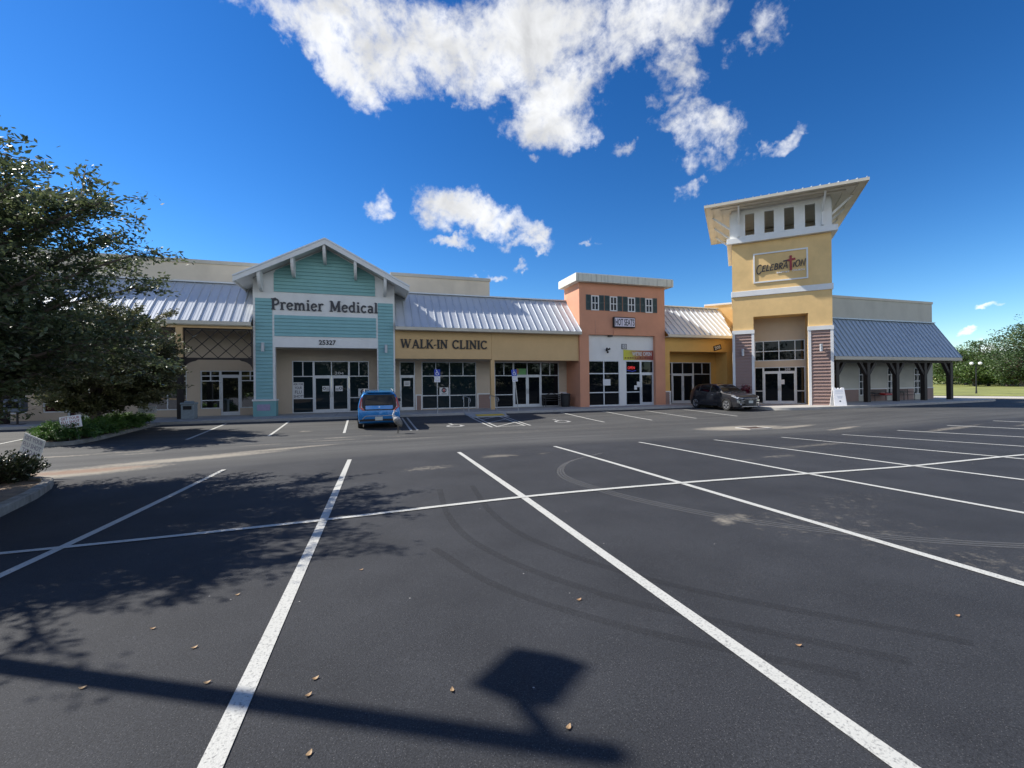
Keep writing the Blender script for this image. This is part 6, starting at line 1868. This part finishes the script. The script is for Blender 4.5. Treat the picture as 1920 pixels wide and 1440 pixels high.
mb.build('lawn', M['grass'], label='mown lawn in front of the far trees', kind='structure')
# single trees beyond the lawn
ft = [(67.6, 104, 10.4, 4.4, 'tallest broad green tree at the right end of the far tree line'), (64.55, 120, 8.6, 3.6, 'pale-topped tree just clear of the porch roof in the far tree line'), (65.6, 114, 5.6, 4.2, 'low dark tree behind the twin-globe street lamp'),
      (66.4, 110, 6.0, 4.2, 'rounded tree between the street lamp and the tallest tree'), (63.6, 116, 6.5, 4.2, 'tree showing between the last porch posts'), (62.6, 116, 6.8, 4.2, 'dark tree seen under the porch roof beyond the end post'),
      (66.9, 100, 5.0, 3.2, 'small bright tree under the tallest far tree'), (65.0, 106, 4.0, 3.0, 'low bright bushy tree left of the street lamp'), (64.1, 104, 4.0, 3.0, 'low yellowish bushy tree beside the porch end post'), (68.8, 100, 10, 4.5, 'tall tree at the very right edge of the far tree line'), (66.05, 102, 3.6, 2.8, 'low round tree right of the street lamp')]
for i, (az, r, h, rr, lb) in enumerate(ft):
    x, y = polar(az, r)
    clump_tree('far_tree', lb, (x, y, .35), h, rr, 95, .26, M['wood_leaf'] if i % 3 else M['pine_leaf'], .28, group='trees beyond the lawn')
def woodland(name, label, spots, leaf, lm):
    P = []
    for x, y, z, h, r in spots:
        for k in range(40):
            d = rng.normal(size=3); d /= np.linalg.norm(d)
            c = np.array([x, y, z + h * .5]) + d * rng.uniform(.4, 1) * np.array([r, r, h * .5])
            q = rng.normal(size=(36, 3)) * np.array([.26, .26, .2]) * r
            P.append(c + q)
    v, f = leaf_cloud(np.concatenate(P), leaf, leaf * .6, .3)
    mesh_np(name, v, f, lm, None, label, 'woodland', None, 'stuff')
sp = []
for az in np.arange(52, 92, 1.35):
    x, y = polar(az, 126 + rng.uniform(-4, 8)); sp.append((x, y, .3, rng.uniform(4.2, 6.0), rng.uniform(2.8, 4.0)))
woodland('woodland', 'continuous dark woodland behind the far trees', sp, .42, M['wood_leaf'])
sp = []
for x in np.arange(-70, 75, 5.0):
    sp.append((x, -48 + rng.uniform(-4, 4), -1, rng.uniform(7, 13), rng.uniform(3.5, 5.5)))
woodland('woodland', 'woodland across the lot behind the camera', sp, .8, M['wood_leaf'])
mb = MB(); mb.add([(-120, -34, .0), (120, -34, .0), (120, -24, .06), (-120, -24, .06)], [(0, 1, 2, 3)]); mb.build('verge', mat('dry_grass_verge', (.30, .22, .09), .95, .3, .5), label='dry grass verge across the lot', kind='structure')
# street lamp with two globes
x, y = polar(64.25, 70)
SL = thing('street_lamp', 'black street lamp with two white globes in front of the far trees', 'street lamp', (x, y, -.05))
mb = MB(); mb.tube([(x, y, -.2), (x, y, .5), (x, y, 3.2)], [.12, .06, .05], 8); mb.bar((x - .35, y + .2, 3.1), (x + .35, y - .2, 3.1), .05, .05); mb.build('post', M['black'], SL)
for s_ in (-1, 1):
    mb = MB(); mb.sphere((x + s_ * .34, y - s_ * .2, 3.35), .17, 10); mb.build('globe', M['plastic_white'], SL, smooth=True)

# ------------------------------------------------------------------ sky, sun, camera
EL, AZ = 43.9, math.degrees(math.atan2(-sun_dir.x, -sun_dir.y))     # AZ clockwise from +Y
wd = bpy.data.worlds.new('World'); scene.world = wd; wd.use_nodes = True
nt = wd.node_tree; N, L = nt.nodes, nt.links
for n_ in list(N): N.remove(n_)
out = N.new('ShaderNodeOutputWorld')
sky = N.new('ShaderNodeTexSky'); sky.sky_type = 'NISHITA'; sky.sun_disc = False
sky.sun_elevation = R(EL); sky.sun_rotation = R(AZ); sky.altitude = 0; sky.air_density = 1.0; sky.dust_density = .05; sky.ozone_density = 3.5
hs = N.new('ShaderNodeHueSaturation'); hs.inputs['Saturation'].default_value = 1.28; hs.inputs['Value'].default_value = 1.0
L.new(sky.outputs['Color'], hs.inputs['Color'])
sc_ = N.new('ShaderNodeMix'); sc_.data_type = 'RGBA'; sc_.blend_type = 'MULTIPLY'; sc_.inputs['Factor'].default_value = 1
sc_.inputs['B'].default_value = (.2, .2, .2, 1); L.new(hs.outputs['Color'], sc_.inputs['A'])
gm = N.new('ShaderNodeGamma'); gm.inputs['Gamma'].default_value = 1.28; L.new(sc_.outputs['Result'], gm.inputs['Color'])
bg = N.new('ShaderNodeBackground'); bg.inputs['Strength'].default_value = .50
L.new(gm.outputs['Color'], bg.inputs['Color'])
tc = N.new('ShaderNodeTexCoord')
sp_ = N.new('ShaderNodeSeparateXYZ'); L.new(tc.outputs['Generated'], sp_.inputs[0])
def math_(op, a, b=None, c=None):
    n = N.new('ShaderNodeMath'); n.operation = op
    for i, q in enumerate((a, b, c)):
        if q is None: continue
        if isinstance(q, (int, float)): n.inputs[i].default_value = q
        else: L.new(q, n.inputs[i])
    return n.outputs[0]
az = math_('MULTIPLY', math_('ARCTAN2', sp_.outputs['X'], sp_.outputs['Y']), 180 / math.pi)
el = math_('MULTIPLY', math_('ARCSINE', sp_.outputs['Z']), 180 / math.pi)
wpn = N.new('ShaderNodeTexNoise'); wpn.inputs['Scale'].default_value = 13; wpn.inputs['Detail'].default_value = 5; wpn.inputs['Roughness'].default_value = .6
L.new(tc.outputs['Generated'], wpn.inputs['Vector'])
wsp = N.new('ShaderNodeSeparateColor'); L.new(wpn.outputs['Color'], wsp.inputs['Color'])
az = math_('ADD', az, math_('MULTIPLY', math_('SUBTRACT', wsp.outputs['Red'], .5), 8.0))
el = math_('ADD', el, math_('MULTIPLY', math_('SUBTRACT', wsp.outputs['Green'], .5), 6.5))
blobs = [(-6.9, 37.46, 6.48, 1.86, 0, 0.837), (0.8, 37.22, 8.47, 3.5, -20, 0.93), (-4.63, 36.52, 5.49, 1.94, -25, 0.883), (-0.8, 33.52, 3.85, 2.28, -30, 0.883), (5.26, 37.77, 8.16, 3.08, 0, 0.93), (11.87, 36.1, 8.47, 2.81, -10, 0.93), (21.46, 37.9, 12.71, 4.04, 0, 1.023), (25.45, 33.17, 7.39, 3.5, 25, 0.977), (23.37, 30.08, 6.04, 2.25, 0, 0.93), (33.44, 37.7, 9.97, 3.48, 0, 0.977), (39.56, 34.13, 3.74, 2.75, -40, 0.883), (37.71, 32.2, 2.55, 1.94, -50, 0.698), (41.21, 27.75, 4.56, 2.59, -20, 0.79), (38.58, 29.93, 3.47, 1.26, 30, 0.698), (42.32, 24.51, 3.59, 1.41, -10, 0.744), (39.66, 21.96, 2.05, 1.26, 10, 0.79), (32.6, 26.35, 1.75, 0.89, 0, 0.632), (48.46, 34.95, 3.76, 1.67, 30, 0.577), (49.32, 25.13, 2.21, 0.76, 30, 0.632), (10.97, 21.29, 4.66, 2.6, -10, 0.977), (15.71, 20.36, 4.29, 2.02, -10, 0.93), (20.14, 19.11, 2.72, 1.54, -30, 0.837), (20.8, 17.37, 3.29, 0.92, 0, 0.79), (10.25, 17.28, 2.39, 0.65, 0, 0.763), (1.82, 21.15, 1.78, 1.68, 0, 0.79), (21.95, 26.54, 1.29, 0.8, 0, 0.651), (64.74, 6.93, 1.09, 0.34, 0, 0.837), (62.94, 4.21, 0.87, 0.46, 0, 0.883), (65.3, 2.79, 1.06, 0.49, 0, 0.883), (15.28, 13.62, 1.86, 0.54, 0, 0.837), (20.08, 14.54, 1.43, 0.47, 0, 0.651), (28.55, 17.52, 0.97, 0.39, 0, 0.577)]
cov = None
for (a0, e0, ra, re, rot, amp) in blobs:
    da = math_('SUBTRACT', az, a0); de = math_('SUBTRACT', el, e0)
    c, s_ = math.cos(R(rot)), math.sin(R(rot))
    u = math_('ADD', math_('MULTIPLY', da, c / ra), math_('MULTIPLY', de, s_ / ra))
    v = math_('ADD', math_('MULTIPLY', da, -s_ / re), math_('MULTIPLY', de, c / re))
    r2 = math_('ADD', math_('MULTIPLY', u, u), math_('MULTIPLY', v, v))
    w_ = math_('MULTIPLY', math_('MAXIMUM', math_('SUBTRACT', 1.0, math_('MULTIPLY', r2, .5)), 0.0), amp)
    cov = w_ if cov is None else math_('MAXIMUM', cov, w_)
bk_ = N.new('ShaderNodeMapRange'); bk_.inputs['From Min'].default_value = .02; bk_.inputs['From Max'].default_value = -.25
bk_.inputs['To Min'].default_value = 0; bk_.inputs['To Max'].default_value = .72
L.new(sp_.outputs['Y'], bk_.inputs['Value'])
hi_ = N.new('ShaderNodeMapRange'); hi_.inputs['From Min'].default_value = .45; hi_.inputs['From Max'].default_value = .68; hi_.inputs['To Min'].default_value = 1; hi_.inputs['To Max'].default_value = .25
L.new(sp_.outputs['Z'], hi_.inputs['Value'])
cov = math_('MAXIMUM', cov, math_('MULTIPLY', bk_.outputs[0], hi_.outputs[0]))    # unseen clouds added behind the camera to brighten the shaded shop fronts
def wn(scale, detail, rough=.6, dist=0.0):
    n = N.new('ShaderNodeTexNoise'); n.inputs['Scale'].default_value = scale; n.inputs['Detail'].default_value = detail
    n.inputs['Roughness'].default_value = rough; n.inputs['Distortion'].default_value = dist
    L.new(tc.outputs['Generated'], n.inputs['Vector']); return n.outputs['Fac']
n1 = wn(8.0, 7, .60, .5)
n2 = wn(30, 5, .62, .3)
n4 = wn(75, 3, .6, .2)
tex = math_('ADD', math_('ADD', math_('MULTIPLY', math_('SUBTRACT', n1, .5), 1.7), math_('MULTIPLY', math_('SUBTRACT', n2, .5), 1.0)), math_('MULTIPLY', math_('SUBTRACT', n4, .5), .45))
den = math_('ADD', cov, tex)
mk = N.new('ShaderNodeMapRange'); mk.interpolation_type = 'SMOOTHSTEP'
mk.inputs['From Min'].default_value = .26; mk.inputs['From Max'].default_value = 1.10
L.new(math_('MULTIPLY', den, math_('GREATER_THAN', cov, .02)), mk.inputs['Value'])
# thick middles a little greyer, tops brighter
sh = N.new('ShaderNodeMapRange'); sh.inputs['From Min'].default_value = .75; sh.inputs['From Max'].default_value = 1.5
sh.inputs['To Min'].default_value = 1.0; sh.inputs['To Max'].default_value = .84
L.new(den, sh.inputs['Value'])
n3 = wn(12, 4, .55, .6)
sh2 = N.new('ShaderNodeMapRange'); sh2.inputs['From Min'].default_value = .35; sh2.inputs['From Max'].default_value = .65; sh2.inputs['To Min'].default_value = .78; sh2.inputs['To Max'].default_value = 1.12
L.new(n3, sh2.inputs['Value'])
cb = N.new('ShaderNodeBackground'); cc = N.new('ShaderNodeCombineColor')
lum = math_('MULTIPLY', sh.outputs[0], sh2.outputs[0])
L.new(math_('MULTIPLY', lum, .97), cc.inputs['Red']); L.new(math_('MULTIPLY', lum, .985), cc.inputs['Green']); L.new(math_('MULTIPLY', lum, 1.01), cc.inputs['Blue'])
L.new(cc.outputs[0], cb.inputs['Color']); L.new(math_('ADD', math_('ADD', .66, math_('MULTIPLY', math_('MAXIMUM', math_('SUBTRACT', .30, sp_.outputs['Z']), 0.0), .9)), math_('MULTIPLY', math_('MAXIMUM', math_('MULTIPLY', sp_.outputs['Y'], -1.0), 0.0), .45)), cb.inputs['Strength'])  # added clouds behind the camera get extra strength as fill light
ms = N.new('ShaderNodeMixShader'); L.new(mk.outputs[0], ms.inputs[0]); L.new(bg.outputs[0], ms.inputs[1]); L.new(cb.outputs[0], ms.inputs[2])
L.new(ms.outputs[0], out.inputs['Surface'])
wd.cycles.sampling_method = 'MANUAL'; wd.cycles.sample_map_resolution = 512

sl_ = bpy.data.lights.new('sun', 'SUN'); sl_.energy = 5.0; sl_.angle = R(.53); sl_.color = (1.0, .945, .86)
so = bpy.data.objects.new('sun', sl_); COL.objects.link(so)
so.rotation_euler = sun_dir.to_track_quat('-Z', 'Y').to_euler(); so.location = (-20, 13, 30)

cam = bpy.data.cameras.new('camera'); cam.sensor_width = 36; cam.lens = 36 * 838.7 / 1920; cam.clip_end = 2000; cam.clip_start = .05
co = bpy.data.objects.new('camera', cam); COL.objects.link(co)
yaw, pit, rol = .3175, .0033, -.012
Fv = Vector((math.sin(yaw) * math.cos(pit), math.cos(yaw) * math.cos(pit), math.sin(pit)))
Rv = Vector((math.cos(yaw), -math.sin(yaw), 0)); Uv = Rv.cross(Fv)
R2 = Rv * math.cos(rol) + Uv * math.sin(rol); U2 = -Rv * math.sin(rol) + Uv * math.cos(rol)
co.matrix_world = Matrix(((R2.x, U2.x, -Fv.x, 0), (R2.y, U2.y, -Fv.y, 0), (R2.z, U2.z, -Fv.z, 1.56), (0, 0, 0, 1)))
scene.camera = co
vs_ = scene.view_settings
vs_.view_transform = 'Standard'; vs_.look = 'None'; vs_.exposure = 0.6; vs_.gamma = 1.0; vs_.use_curve_mapping = False
